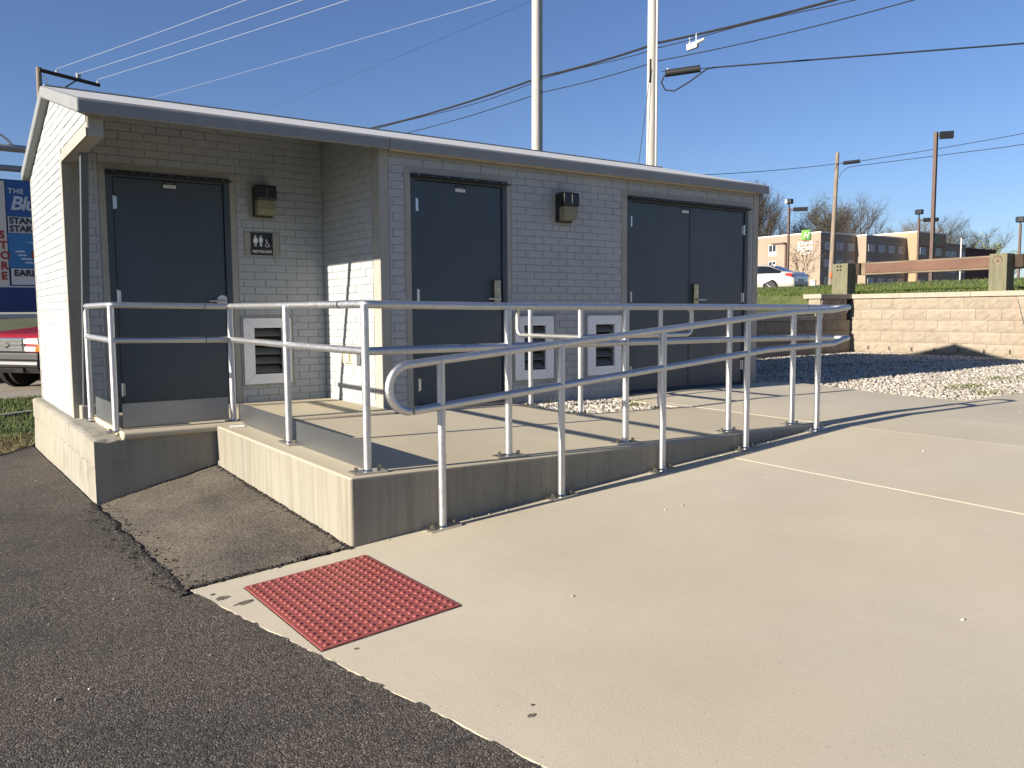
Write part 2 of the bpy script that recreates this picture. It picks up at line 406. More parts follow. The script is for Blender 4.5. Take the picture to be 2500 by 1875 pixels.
# ------------------------------------------------------------------ ground levels
def GA(x, y):                                      # old asphalt and everything left of the building
    return -.33 + .03*max(-14, min(6, x)) - .015*max(-12, min(22, y))
def GL(x, y): return .065 - .015*x + .01*y          # landing
def GP(x, y=0): return -.195 + .072*x               # sloped walkway
def GW(x, y): return -.0013 + .028*(min(x, 3.6)-2.69) - .003*max(0, x-3.6) + .01*(max(y, -2.572)+2.572)
def GG(x, y): return .012 + .006*(x-5)              # gravel
def hill(x, y):
    r = 1.215 + .050*(x-12.5) + .004*max(0, 14-y)*min(1, (x-12.5)/12)
    if x < 12.5:
        s = max(0, min(1, (x-11.25)/.25)); s = s*s*(3-2*s)
        r = (.895 + .31*s) + .05*(y-3.65)*(1-.5*s)
    return r + .025*nz(x, y, 0, .9) + .012*nz(x, y, 3, 3)
def LOT(x, y):
    if x < 33: return 1.90 - .17*max(0, (x-26)/7)
    if x < 45: return 1.73
    return 1.73 + min(118, x)*.0365 - 45*.0365

g = MB().grid([-900, -300, -120, -60, -30, -14, -8, -2, 3, 6, 9, 14, 40, 90, 180, 400, 1500], [-900, -200, -60, -20, -8, 0, 4, 8, 14, 22, 35, 49, 56, 63, 90, 200, 600, 2500],
              lambda x, y: GA(x, y) - .06 + (min(1.35, max(0, (y-47)*.085)) if x < 40 else 0))
tag(g.build('ground', 'far_ground'), kind='structure')
lot = MB().grid([-14, -6, -2, 0, 3, 8, 14], [9.2, 10.7, 13, 17, 22, 35, 47.5], lambda x, y: GA(x, y) - .02)
tag(lot.build('gravel_lot', 'gravel_lot'), kind='structure')
law = MB().add([(-14, 1.2, GA(-14, 1.2)), (-9, 1.6, GA(-9, 1.6)), (-4, 2.3, GA(-4, 2.3)), (-2.67, 3.04, GA(-2.67, 3.04)), (-2.28, 3.66, GA(-2.28, 3.66)), (3, 3.66, GA(3, 3.66)), (3, 10.6, GA(3, 10.6)), (-14, 10.9, GA(-14, 10.9))], [tuple(range(8))])
tag(law.build('lawn', 'lawn_soil'), kind='structure')
# asphalt: sheet with a ragged edge along the pad
EDGE0, EDGE1 = Vector((-2.307, -2.62)), Vector((-1.93, -4.83))
ed = (EDGE1-EDGE0)/(EDGE1.y-EDGE0.y)
def edge_x(y): return EDGE0.x + (y-EDGE0.y)*ed.x
ys = [-14, -11, -9] + [-8 + i*.0125 for i in range(int((8-2.64)/.0125)+1)]
mb = MB(); rows = []
for y in ys:
    ex = edge_x(y) + .005 + .016*nz(y*5.3, 3.3) + .008*nz(y*17.7, 1.7) + .004*nz(y*43.1, .2)
    t_ = max(0, min(1, (-2.65-y)/.25))
    z3 = GA(ex-.05, y)*(1-t_) + (GP(ex)-.003+.006*nz(y*20, 9))*t_
    z4 = GA(ex, y)*(1-t_) + (GP(ex)-.0005+.006*nz(y*8.3, 5)+.0035*nz(y*21.7, 2))*t_
    rows.append([(-14, y, GA(-14, y)), (-6, y, GA(-6, y)), (ex-.35, y, GA(ex-.35, y)), (ex-.05, y, z3), (ex, y, z4)])
for i, r in enumerate(rows): mb.v += r
for i in range(len(rows)-1):
    for j in range(4): mb.f.append((i*5+j, i*5+j+1, (i+1)*5+j+1, (i+1)*5+j))
def patch_z(x, y):
    u = (x+2.31)/.82; w = (y+.2)/-2.42
    z = (-.400*(1-u) + -.205*u)*(1-w) + (-.356*(1-u) + -.303*u)*w
    return z + .010*math.sin(math.pi*u)*math.sin(math.pi*w) + .008*nz(x, y, 0, 6)
mb.grid([-14, -10, -7, -5, -4] + [-3.5+i*.1 for i in range(12)] + [-2.33], [-2.65, -2.6] + [-2.5+i*.2 for i in range(14)] + [.4, 1, 1.5, 2, 2.5, 3.0, 3.7],
        lambda x, y: GA(x, y) + .006*nz(x, y, 0, 4)*max(0, min(1, (y+2.6)*3)) - (.0 if y < 2 else .004))
tag(mb.build('asphalt', 'asphalt', smooth=True), kind='structure')
ap = MB().grid([-2.335 + i*(.86/43) for i in range(44)], [-.19 - i*(2.384/120) for i in range(121)], lambda x, y: patch_z(x, y))
tag(ap.build('asphalt_patch', 'asphalt_patch', smooth=True), kind='structure')
sm = MB(); K = 160
for i in range(K+1):
    y = -.13 - i*(2.52/K); wdt = .040 + .032*nz(y*5, 2) + .02*nz(y*18, 4); cx = -2.345 + .02*nz(y*4, 7) + .012*nz(y*17, 1)
    zc = GA(cx, y)
    for j in range(7):
        t = j/6*2-1
        sm.v.append((cx + t*wdt, y, zc + .013*(1-t*t) - .004 + .010*nz(cx*40+t*3, y*40, j)*(1-abs(t)*.5)))
for i in range(K):
    for j in range(6): sm.f.append((i*7+j, (i+1)*7+j, (i+1)*7+j+1, i*7+j+1))
tag(sm.build('tar_seam', 'tar_seam', smooth=True), kind='structure')

# concrete slabs
def slab(name, poly, fz, depth, mat, label=None, bevel=.006):
    n = len(poly)
    vs = [(x, y, fz(x, y)) for x, y in poly] + [(x, y, fz(x, y)-depth) for x, y in poly]
    o = MB().add(vs, [tuple(range(n)), tuple(range(2*n-1, n-1, -1))] + [(i, n+i, n+(i+1) % n, (i+1) % n) for i in range(n)]).build(name, mat, bevel=bevel, segs=3)
    return tag(o, kind='structure')
J1, J2 = 1.312, 2.69
pe = []                                            # chipped left edge of the pad
yy = -2.575
pe.append((-2.305, -2.575))
while yy > -8.2:
    yy -= .03
    pe.append((edge_x(yy) + .010*nz(yy*6, 8) + (.012*max(0, nz(yy*14, 5)) if yy > -3.1 else .004*nz(yy*25, 5)), yy))
slab('sloped_walkway', pe + [(J1-.336, -8.2), (J1-.003, -2.575)], lambda x, y: GP(x), .2, 'new_concrete', bevel=.004)
slab('sloped_walkway', [(J1+.003, -2.575), (J1-.330, -8.2), (J2+.0035, -8.2), (J2+.0035, -2.575)], lambda x, y: GP(x), .2, 'new_concrete', bevel=.004)
slab('joint_filler', [(J1-.02, -2.58), (J1-.353, -8.2), (J1-.313, -8.2), (J1+.02, -2.58)], lambda x, y: GP(x)-.005, .1, 'joint_sealant', bevel=0)
slab('walkway', [(J2+.004, -2.572), (3.6, -2.572), (3.6, -.02), (J2+.004, -.02)], GW, .2, 'new_concrete', bevel=0)
slab('walkway', [(3.6, -2.572), (5.08, -2.572), (5.05, -1.81), (5.21, -1.25), (5.32, -.76), (5.42, -.25), (5.17, .0), (5.0, -.02), (3.6, -.02)], GW, .2, 'new_concrete', bevel=0)
slab('walkway', [(J2+.004, -2.572), (J2+.004, -9), (3.6, -9), (3.6, -2.572)], lambda x, y: GW(x, -3), .2, 'new_concrete', bevel=0)
slab('walkway', [(3.6, -2.572), (3.6, -9), (16, -9), (16, -2.30), (6.55, -2.36), (5.67, -2.40), (5.09, -2.44), (5.08, -2.572)], lambda x, y: GW(x, -3), .2, 'new_concrete', bevel=0)
slab('joint_filler', [(J2-.03, -.05), (J2-.03, -2.56), (J2+.03, -2.56), (J2+.03, -.05)], lambda x, y: GW(x, y)-.007, .1, 'joint_sealant', bevel=0)
# landing with its gravel bed cut out: three butted slabs read as one pour
BX0, BX1, BY0 = 1.372, 2.56, -1.03
def landing():
    P = [(-1.49, -2.572), (-1.49, -.215), (BX0, -.215), (BX0, BY0), (J2-.004, BY0), (J2-.004, -2.572)]
    n = len(P); zb = -.6
    vs = [(x, y, GL(x, y)) for x, y in P] + [(x, y, zb) for x, y in P]
    fs = [(5, 4, 3, 0), (0, 3, 2, 1)] + [((i+1) % n, n+(i+1) % n, n+i, i) for i in range(n)]
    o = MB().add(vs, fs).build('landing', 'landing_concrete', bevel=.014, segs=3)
    o.data.materials.append(MATS['shaded_formed_concrete'])
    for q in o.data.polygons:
        if abs(q.normal.z) < .5: q.material_index = 1  # formed sides, toned down so the colour carries part of their shade
    tag(o, kind='structure')
    o2 = MB().add([(BX1, BY0+.004, GL(BX1, BY0)), (J2-.004, BY0+.004, GL(J2, BY0)), (J2-.004, -.02, GL(J2, 0)), (BX1, -.02, GL(BX1, 0)),
                   (BX1, BY0+.004, -.2), (J2-.004, BY0+.004, -.2), (J2-.004, -.02, -.2), (BX1, -.02, -.2)],
                  [(0, 1, 2, 3), (0, 4, 5, 1), (1, 5, 6, 2), (2, 6, 7, 3), (3, 7, 4, 0)]).build('landing', 'new_concrete', bevel=.01)
    tag(o2, kind='structure')
    o3 = MB().add([(.0, -.20, GL(0, 0)), (BX0, -.20, GL(BX0, 0)), (BX0, .06, GL(BX0, 0)), (0, .06, GL(0, 0)), (0, -.2, -.2), (BX0, -.2, -.2), (BX0, .06, -.2), (0, .06, -.2)],
                  [(0, 1, 2, 3), (0, 4, 5, 1), (1, 5, 6, 2), (3, 7, 4, 0)]).build('landing', 'new_concrete', bevel=.01)
    tag(o3, kind='structure')
landing()
gb = MB().grid([BX0-.02, BX1+.02], [BY0-.02, .05], lambda x, y: GL(x, y)-.05)
tag(gb.build('gravel_bed', 'gravel_bed'), kind='structure')
gr = MB().grid([2.7, 5.0, 5.6, 7, 9, 11, 12.6], [-2.7, -1.5, 0, 1.5, 3.7], lambda x, y: GG(x, y) - (.10 if x < 5.1 else .03))
gr.grid([5.0, 5.6, 7, 9, 11, 12.7, 16], [-2.75, -2.2], lambda x, y: GG(x, y) - .08)
gr.grid([12.4, 16], [-30, -2.2], lambda x, y: GW(x, y) - .1)
tag(gr.build('gravel_base', 'gravel_bed'), kind='structure')
# hill and upper lot
hb = MB().grid([12.5 + i*.5 for i in range(28)], [-34 + i*1.5 for i in range(13)] + [-14.5 + i*.6 for i in range(48)] + [14.3, 16, 20, 28, 40, 60], hill)
hb.grid([3, 6, 8, 9, 10, 10.6, 11, 11.2, 11.3, 11.4, 11.5, 11.7, 12, 12.5], [3.62, 4, 4.5, 5, 6, 7, 8, 10, 13, 18, 28, 60], hill)
tag(hb.build('grass_hill', 'lawn_soil', smooth=True), kind='structure')
ul = MB().grid([25.9, 33, 45, 60, 80, 118, 200, 400], [-120, -34, 0, 20, 40, 60, 120, 260], LOT)
tag(ul.build('parking_lot', 'lot_asphalt'), kind='structure')

# ------------------------------------------------------------------ restroom building
XL, XR, YB, D1 = -2.236, 4.985, 3.36, 1.218        # left wall, right wall, back wall, recessed wall
RXL, RXR, RYE, RYB, RZE, RYR, RZR, RT = -2.313, 5.05, -.115, 3.44, 2.382, 1.657, 2.844, .10
def roof_top(y): return RZR - (RZR-RZE)*abs(y-RYR)/(RYR-RYE)
def roof_bot(y): return roof_top(y) - RT
bld = thing('restroom_building', 'small white painted brick restroom building with grey doors and a pale gabled roof', 'building', (1.3, 1.6, .05))
def wall_holes(name, axis, plane, thick, u0, u1, ztop, z0, holes, mat='mortar'):
    """wall in plane axis=const; u runs along the other horizontal axis; ztop(u)"""
    us = sorted({u0, u1} | {h[0] for h in holes} | {h[1] for h in holes} | {u for u in (RYR,) if axis == 0 and u0 < RYR < u1})
    zs = sorted({z0, 9.} | {h[2] for h in holes} | {h[3] for h in holes})
    mb = MB()
    for a, b in zip(us, us[1:]):
        for c, d in zip(zs, zs[1:]):
            um, zm = (a+b)/2, (c+min(d, 2.2))/2
            if any(h[0] < um < h[1] and h[2] < zm < h[3] for h in holes): continue
            da, db = (min(d, ztop(a)), min(d, ztop(b)))
            pa = [(a, c), (b, c), (b, db), (a, da)]
            if axis == 1: mb.prism([(q[0], q[1]) for q in pa], 1, plane, plane+thick)
            else: mb.prism([(q[0], q[1]) for q in pa], 0, plane, plane+thick)
    return mb.build(name, mat, bld)
W_FRONT = wall_holes('wall', 1, .0, .11, .0, XR, lambda u: roof_bot(0)+.03, -.05,
                     [(.300, 1.318, -.06, 2.125), (2.866, 4.80, -.06, 2.118), (1.47, 1.80, .33, .80), (2.39, 2.70, .33, .80)])
W_REC = wall_holes('wall', 1, D1, .11, XL+.11, .0, lambda u: roof_bot(D1)+.03, -.05,
                   [(-1.918, -.894, -.06, 2.122), (-.73, -.43, .34, .82)])
W_SIDE = wall_holes('wall', 0, .0, .11, .112, D1+.1, lambda u: roof_bot(u)+.03, -.05, [])
W_LEFT = wall_holes('wall', 0, XL, .11, D1+.0, YB, lambda u: roof_bot(u)+.03, .05, [])
W_RIGHT = wall_holes('wall', 0, XR-.11, .11, .111, YB, lambda u: roof_bot(u)+.03, -.1, [])
W_BACK = wall_holes('wall', 1, YB-.11, .109, XL+.111, XR-.111, lambda u: roof_bot(YB), -.1, [])
# lintel beam that carries the roof past the recess
bm_ = MB().prism([(.0, 2.155), (D1+.0, 2.155), (D1+.0, roof_bot(D1)+.03), (.0, roof_bot(0)+.03)], 0, XL, XL+.11)
W_BEAM = bm_.build('lintel_beam', 'smooth_paint', bld, bevel=.012)
# flat painted borders, 11 mm proud like the bricks
P_ = .0068
for bb in ((-P_, .078, -P_, .0, -.02, roof_bot(0)+.01), (-P_, 0, .0015, .136, -.02, roof_bot(0)+.02), (4.893, XR+.002, -P_, 0, -.02, roof_bot(0)+.01), (.086, 4.885, -P_, 0, 2.268, roof_bot(0)+.01),
           (XL-P_, XL, D1-.002, D1+.072, .055, 2.3), (XL-P_, XL, YB-.06, YB, .055, roof_bot(YB)), (XL-P_, XL, .0, D1-.004, 2.155, 2.215), ):
    MB().box(*bb).build('wall_border', 'smooth_paint', bld, bevel=.003)
MB().box(XL-P_*.5, XL+.114, D1-.006, D1-.0015, .055, 2.153).build('wall_end', 'old_concrete', bld)
# roof
rp = [(RYE, RZE), (RYR, RZR), (RYB, RZE), (RYB, RZE-RT), (RYR, RZR-RT), (RYE, RZE-RT)]
roof = MB().prism(rp, 0, RXL, RXR).build('roof', 'fascia_paint', bld, bevel=.018, segs=3)
rt = MB()
for (ya, yb) in ((RYE+.018, RYR-.02), (RYB-.018, RYR+.02)):
    za, zb = roof_top(ya)+.003, roof_top(yb)+.003
    rt.add([(RXL+.012, ya, za), (RXR-.012, ya, za), (RXR-.012, yb, zb), (RXL+.012, yb, zb)], [(0, 1, 2, 3) if ya < yb else (3, 2, 1, 0)])
rt.build('roof_coating', 'roof_paint', roof)
MB().prism([(RYR-.05, RZR-.006), (RYR-.05, RZR+.004), (RYR, RZR+.016), (RYR+.05, RZR+.004), (RYR+.05, RZR-.006)], 0, RXL+.03, RXR-.03).build('ridge_flashing', 'tube_grey', roof)
MB().box(.042, .046, RYE-.0025, RYE+.01, RZE-RT+.012, RZE-.004).build('fascia_seam', 'frame_paint', roof)
# eave shadow gap filler (sealant bead under the eave)
MB().tube([(0.09, -.014, roof_bot(-.02)-.004), (4.9, -.014, roof_bot(-.02)-.004)], .010, 6).build('sealant_bead', 'lock_metal', bld)

# bricks ------------------------------------------------------------
BL, BH, JT = .2032, .0677, .0058
BRICKS = []                                        # (wall, origin, udir, ndir, u, z, lu, lz)
def panel(wall, org, ud, nd, u0, u1, z0, z1, holes, phase=0., topf=None):
    org, ud, nd = Vector(org), Vector(ud), Vector(nd)
    k = 0; z = z0
    while z < z1-.015:
        zt = min(z+BH, z1)
        off = (phase + (BL/2 if k % 2 else 0)) % BL
        segs = []; u = u0 - BL + off
        while u < u1:
            a, b = max(u, u0), min(u+BL, u1)
            if b-a > .02: segs.append((a, b))
            u += BL
        for a, b in segs:
            parts = [(a, b, z, zt)]
            for h in holes:
                nx = []
                for (a2, b2, c2, d2) in parts:
                    if b2 <= h[0] or a2 >= h[1] or d2 <= h[2] or c2 >= h[3]: nx.append((a2, b2, c2, d2)); continue
                    if a2 < h[0]-.02: nx.append((a2, h[0], c2, d2))
                    if b2 > h[1]+.02: nx.append((h[1], b2, c2, d2))
                    if max(a2, h[0]) < min(b2, h[1]):
                        if c2 < h[2]-.02: nx.append((max(a2, h[0]), min(b2, h[1]), c2, h[2]))
                        if d2 > h[3]+.02: nx.append((max(a2, h[0]), min(b2, h[1]), h[3], d2))
                parts = nx
            for (a2, b2, c2, d2) in parts:
                if topf and c2 > topf((a2+b2)/2): continue
                BRICKS.append((wall, org, ud, nd, a2, c2, b2-a2, d2-c2))
        z += BH; k += 1
G = .006
H_FRONT = [(.233, 1.37, -1, 2.182), (2.782, 4.842, -1, 2.175), (1.372, 1.888, .238, .902), (2.288, 2.795, .238, .902), (1.861, 2.087, 1.768, 2.101)]
H_REC = [(-1.977, -.836, -1, 2.185), (-.723, -.497, 1.78, 2.101), (-.774, -.442, 1.447, 1.673), (-.838, -.338, .258, .904)]
panel(W_FRONT, (0, 0, 0), (1, 0, 0), (0, -1, 0), .086, 4.885, .085, 2.262, H_FRONT, .03)
panel(W_REC, (0, D1, 0), (1, 0, 0), (0, -1, 0), -2.12, -.004, .085, 2.66, H_REC, .11)
panel(W_SIDE, (0, 0, 0), (0, 1, 0), (-1, 0, 0), .142, D1-.004, .085, 2.50, [], .05, lambda y: roof_bot(y))
panel(W_LEFT, (XL, 0, 0), (0, 1, 0), (-1, 0, 0), D1+.078, YB-.066, .085, 2.80, [], .05, lambda y: roof_bot(y))
panel(W_BEAM, (XL, 0, 0), (0, 1, 0), (-1, 0, 0), .006, D1+.07, .085+BH*32, 2.80, [(-9, 9, -9, 2.219)], .05, lambda y: roof_bot(y))
panel(W_RIGHT, (XR, 0, 0), (0, 1, 0), (1, 0, 0), .06, YB-.06, .085, 2.80, [], .0, lambda y: roof_bot(y))
BM_CACHE = {}
def brick_mesh(lu, lz):
    key = (round(lu, 3), round(lz, 3))
    if key in BM_CACHE: return BM_CACHE[key]
    a, b = max(.012, key[0]-JT)/2, max(.01, key[1]-JT)/2; c = .0028; d = P_
    vs = [(-a, 0, -b), (a, 0, -b), (a, 0, b), (-a, 0, b), (-a, d-c, -b), (a, d-c, -b), (a, d-c, b), (-a, d-c, b), (-a+c, d, -b+c), (a-c, d, -b+c), (a-c, d, b-c), (-a+c, d, b-c)]
    fs = [(8, 9, 10, 11)] + [(i, (i+1) % 4, 4+(i+1) % 4, 4+i) for i in range(4)] + [(4+i, 4+(i+1) % 4, 8+(i+1) % 4, 8+i) for i in range(4)]
    me = bpy.data.meshes.new('brick'); me.from_pydata(vs, [], [f[::-1] for f in fs]); me.update(); me.materials.append(MATS['brick_paint'])
    BM_CACHE[key] = me; return me
def bscore(b):
    wall, org, ud, nd, u, z, lu, lz = b
    p = org + ud*(u+lu/2) + Vector((0, 0, z+lz/2)); dv = CAM-p; d = dv.length
    q = mw.inverted() @ p
    if q.z > 0 or abs(q.x/q.z)*FPX > 1250 or abs(q.y/q.z)*FPX > 940: return 0
    return max(0, lu*lz*dv.normalized().dot(nd)/d**2)
BRICKS.sort(key=bscore, reverse=True)
rest = MB(); rb = random.Random(3)
for i, b in enumerate(BRICKS):
    wall, org, ud, nd, u, z, lu, lz = b
    p = org + ud*(u+lu/2) + Vector((0, 0, z+lz/2)) + nd*rb.uniform(-.0022, .0012)
    me = brick_mesh(lu, lz)
    # local x -> ud (mirrored where needed), local y -> nd, local z -> up
    if ud.cross(nd).z > 0: R = Matrix((ud, nd, Vector((0, 0, 1)))).transposed()
    else: R = Matrix((-ud, nd, Vector((0, 0, 1)))).transposed()
    R = R @ Matrix.Rotation(rb.gauss(0, .004), 3, 'Y')
    if i < 300:
        inst('brick', me, wall, p, R.to_euler())
    else:
        rest.add([R @ q.co + p for q in me.vertices], [tuple(f.vertices) for f in me.polygons])
tag(rest.build('brickwork', 'brick_paint', bld), kind='stuff')

# doors -------------------------------------------------------------
def frame_ring(mb, x0, x1, z1, w, y0, y1, zb=-.02):
    mb.box(x0, x0+w, y0, y1, zb, z1); mb.box(x1-w, x1, y0, y1, zb, z1); mb.box(x0+w, x1-w, y0, y1, z1-w, z1)
def door_set(y, leaves, tx0, tx1, tz, fx0, fx1, fz, zb, hinge_sides, lock, drip=True):
    # flat painted surround
    t = MB(); t.box(tx0+G, fx0-.003, y-P_, y+.02, -.02, tz-G); t.box(fx1+.003, tx1-G, y-P_, y+.02, -.02, tz-G); t.box(fx0-.003, fx1+.003, y-P_, y+.02, fz+.003, tz-G)
    t.build('door_surround', 'smooth_paint', bld, bevel=.003)
    fr = MB(); frame_ring(fr, fx0, fx1, fz, leaves[0][0]-fx0-.004, y-.004, y+.10)
    fo = fr.build('door_frame', 'frame_paint', bld, bevel=.003)
    dk = MB(); dk.box(fx0+.01, fx1-.01, y-.040, y-.002, fz-.036, fz-.008); dk.box(fx0-.002, fx1+.016, y-.062, y-.030, fz-.030, fz-.022)
    dk.build('drip_cap', 'black_trim', fo, bevel=.003)
    sc = MB()
    for k in range(7):
        x = fx0+.06+(fx1-fx0-.12)*k/6; sc.tube([(x, y-.044, fz-.018), (x, y-.039, fz-.018)], .005, 6)
    sc.build('screw_row', 'steel', fo)
    MB().prism([(y-.10, zb-.02), (y-.10, zb-.004), (y-.03, zb+.016), (y+.06, zb+.016), (y+.06, zb-.02)], 0, fx0+.002, fx1-.002).build('threshold', 'toe_plate', fo)
    MB().box(fx0+.01, fx1-.01, y+.075, y+.09, -.02, fz-.02).build('door_back', 'vent_dark', fo)
    out = []
    for (x0, x1), hs in zip(leaves, hinge_sides):
        d = MB().box(x0+.002, x1-.002, y+.014, y+.058, zb+.020, fz-.056).build('door', 'door_paint', bld, bevel=.002)
        hx = x0-.001 if hs < 0 else x1+.001
        for hz in (1.861, 1.071, .275):
            h = MB(); h.tube([(hx, y+.004, hz-.057), (hx, y+.004, hz+.057)], .0085, 8); h.box(hx-.03, hx+.03, y+.0115, y+.0138, hz-.052, hz+.052)
            h.build('hinge', 'steel', d)
        out.append(d)
    return out
zb2 = GL(.8, 0)
d1, = door_set(D1, [(-1.863, -.949)], -1.977, -.836, 2.185, -1.918, -.894, 2.128, .085, [-1], None)
d2, = door_set(0., [(.352, 1.266)], .233, 1.37, 2.182, .298, 1.320, 2.129, .078, [-1], None)
d3a, d3b = door_set(0., [(2.919, 3.832), (3.834, 4.747)], 2.782, 4.842, 2.175, 2.864, 4.802, 2.122, .048, [-1, 1], None)
MB().box(3.824, 3.842, .008, .0145, .08, 2.06).build('astragal', 'door_paint', d3b)
def sticker(d, x, y, z, w=.112, h=.068):
    a = MB().box(x-w/2, x+w/2, y+.0115, y+.0138, z-h/2, z+h/2).build('label_sticker', 'sign_black', d)
    MB().box(x-w/2+.004, x+w/2-.004, y+.0103, y+.0114, z-h/2+.010, z+.004).build('label_panel', 'sticker_white', a)
    ln = MB()
    for k in range(3): ln.box(x-w/2+.012+.004*k, x+w/2-.014, y+.0098, y+.0102, z-h/2+.014+.0085*k, z-h/2+.0165+.0085*k)
    ln.box(x-.028, x+.028, y+.0108, y+.0114, z+.010, z+.020)
    ln.build('label_print', 'louver_metal', a)
sticker(d1, -1.404, D1, 2.035); sticker(d2, .816, 0, 2.028); sticker(d3a, 3.750, 0, 2.022)
# round-rose lever on the restroom door
lv = MB(); lv.tube([(-.985, D1+.014, 1.035), (-.985, D1+.002, 1.035)], .052, 24)
lv.build('lever_rose', 'steel', d1, smooth=True)
lv = MB(); lv.tube([(-.985, D1+.004, 1.035), (-.985, D1-.05, 1.035)], .011, 10); lv.tube([(-.978, D1-.046, 1.035), (-1.05, D1-.052, 1.037), (-1.118, D1-.046, 1.035)], [.012, .010, .010], 10)
lv.build('door_lever', 'steel', d1, smooth=True)
def keypad(d, x, sgn):
    MB().box(x-.036, x+.036, -.030, .0135, .985, 1.216).build('lock_case', 'lock_metal', d, bevel=.004)
    k = MB(); k.tube([(x+.004, -.029, 1.135), (x+.004, -.034, 1.135)], .013, 12); k.build('key_cylinder', 'steel', d, smooth=True)
    k = MB(); k.tube([(x, -.028, 1.043), (x, -.066, 1.043)], .010, 8); k.tube([(x-sgn*.012, -.062, 1.043), (x+sgn*.06, -.066, 1.043), (x+sgn*.125, -.058, 1.043)], .0095, 8)
    k.build('door_lever', 'steel', d, smooth=True)
keypad(d2, 1.192, -1); keypad(d3b, 3.902, 1)
# vents -------------------------------------------------------------
def vent(x0, x1, y, ix0, ix1, z0=.262, z1=.877, iz0=.355, iz1=.785):
    sr = MB(); e = .019
    sr.box(x0-e, x0-.002, y-.009, y+.01, z0-e, z1+e); sr.box(x1+.002, x1+e, y-.009, y+.01, z0-e, z1+e); sr.box(x0-.002, x1+.002, y-.009, y+.01, z1+.002, z1+e); sr.box(x0-.002, x1+.002, y-.009, y+.01, z0-e, z0-.002)
    sr.build('vent_surround', 'smooth_paint', bld)
    yf = y-.022
    v = MB()
    o = [(x0, z0), (x1, z0), (x1, z1), (x0, z1)]; i_ = [(ix0, iz0), (ix1, iz0), (ix1, iz1), (ix0, iz1)]
    for k in range(4):                             # mitred flanges
        a, b, c, d = o[k], o[(k+1) % 4], i_[(k+1) % 4], i_[k]
        cx, cz = (a[0]+b[0]+c[0]+d[0])/4, (a[1]+b[1]+c[1]+d[1])/4
        q = [(px+(cx-px)*.006, pz+(cz-pz)*.006) for px, pz in (a, b, c, d)]
        v.prism(q, 1, yf, y+.004)
    vo = v.build('vent', 'white_metal', bld, bevel=.002)
    s = MB()
    for px, pz in [((x0+ix0)/2, z0+.15), ((x0+ix0)/2, z1-.15), ((x1+ix1)/2, z0+.15), ((x1+ix1)/2, z1-.15), ((x0+x1)/2, (z0+iz0)/2), ((x0+x1)/2, (z1+iz1)/2)]:
        s.tube([(px, yf+.001, pz), (px, yf-.003, pz)], .005, 7)
    s.build('screw', 'steel', vo)
    nb = 5; st = (iz1-iz0)/nb
    MB().box(ix0-.01, ix1+.01, y+.085, y+.095, iz0-.01, iz1+.01).build('vent_back', 'vent_dark', vo)
    for k in range(nb):
        zc = iz0 + st*(k+.5)
        MB().prism([(y-.004, zc-st*.36), (y+.002, zc-st*.42), (y+.070, zc+st*.30), (y+.064, zc+st*.36)], 0, ix0+.001, ix1-.001).build('louver_blade', 'louver_metal', vo)
vent(-.812, -.36, D1, -.711, -.448); vent(1.400, 1.866, 0., 1.506, 1.770); vent(2.31, 2.772, 0., 2.417, 2.678)
# plaques behind the lamps and the sign
def plaque(x0, x1, y, z0, z1):
    MB().box(x0+G, x1-G, y-.009, y+.004, z0+G, z1-G).build('mounting_plaque', 'smooth_paint', bld, bevel=.003)
plaque(-.723, -.497, D1, 1.78, 2.101); plaque(1.861, 2.087, 0, 1.768, 2.101); plaque(-.774, -.442, D1, 1.447, 1.673)
# slanted steel strut under the beam
MB().add([(-2.178+dx, y+dy, z) for z, y in ((.17, 1.150), (2.154, .70)) for dx, dy in ((0, -.028), (.055, -.028), (.055, .028), (0, .028))],
         [(0, 1, 2, 3), (7, 6, 5, 4)] + [(i, 4+i, 4+(i+1) % 4, (i+1) % 4) for i in range(4)]).build('steel_strut', 'strut_paint', bld, bevel=.003)
MB().box(-2.20, -2.07, 1.08, 1.217, .04, .17).build('strut_footing', 'old_concrete', bld, bevel=.008)
# outlet boxes on the recess side wall
ob = MB().box(-.035, -.0112, .53, .76, .455, .56).build('outlet_box', 'beige_plate', bld, bevel=.004)
MB().box(-.05, -.036, .60, .68, .47, .545).build('outlet_cover', 'sign_cream', ob, bevel=.004)
MB().box(-.055, -.0115, .42, .515, .455, .555).build('outlet_box', 'box_grey', bld, bevel=.006)
# plinth: rough old footing with a spalled corner
pl = MB(); PX0, PX1, PY0, PY1, PZ = -2.318, -1.44, -.20, 3.46, .055
us = [PX0 + (PX1-PX0)*i/46 for i in range(47)]; vs_ = [PY0 + (PY1-PY0)*i/130 for i in range(131)]
def ptop(x, y):
    d = min(x-PX0, y-PY0); r = .006*nz(x, y, 0, 14)+.004*nz(x, y, 2, 40)
    chip = max(0, .022-d)*.7*(.5+.9*max(0, nz(x, y, 5, 18)+.25))
    sp = .016*max(0, 1-(y+.2)/1.2)*max(0, .5+nz(x, y, 1, 7)) if x < -2.12 else 0
    return PZ + .004 + r - chip - sp
nv = len(vs_)
pl.grid(us, vs_, ptop)
for i in range(nv-1):                              # left face, in three heights
    y0, y1 = vs_[i], vs_[i+1]
    def L(y, t):
        top = ptop(PX0, y); bt = -.62; z = top + (bt-top)*t
        return (PX0 + .004*nz(y, z, 0, 9) + (.002 if t > .3 else 0) + (.010 if t == .29 else 0), y, z)
    for a, b in ((0, .12), (.12, .27), (.27, .29), (.29, .65), (.65, 1)):
        pl.add([L(y0, a), L(y1, a), L(y1, b), L(y0, b)], [(0, 3, 2, 1)][::-1])
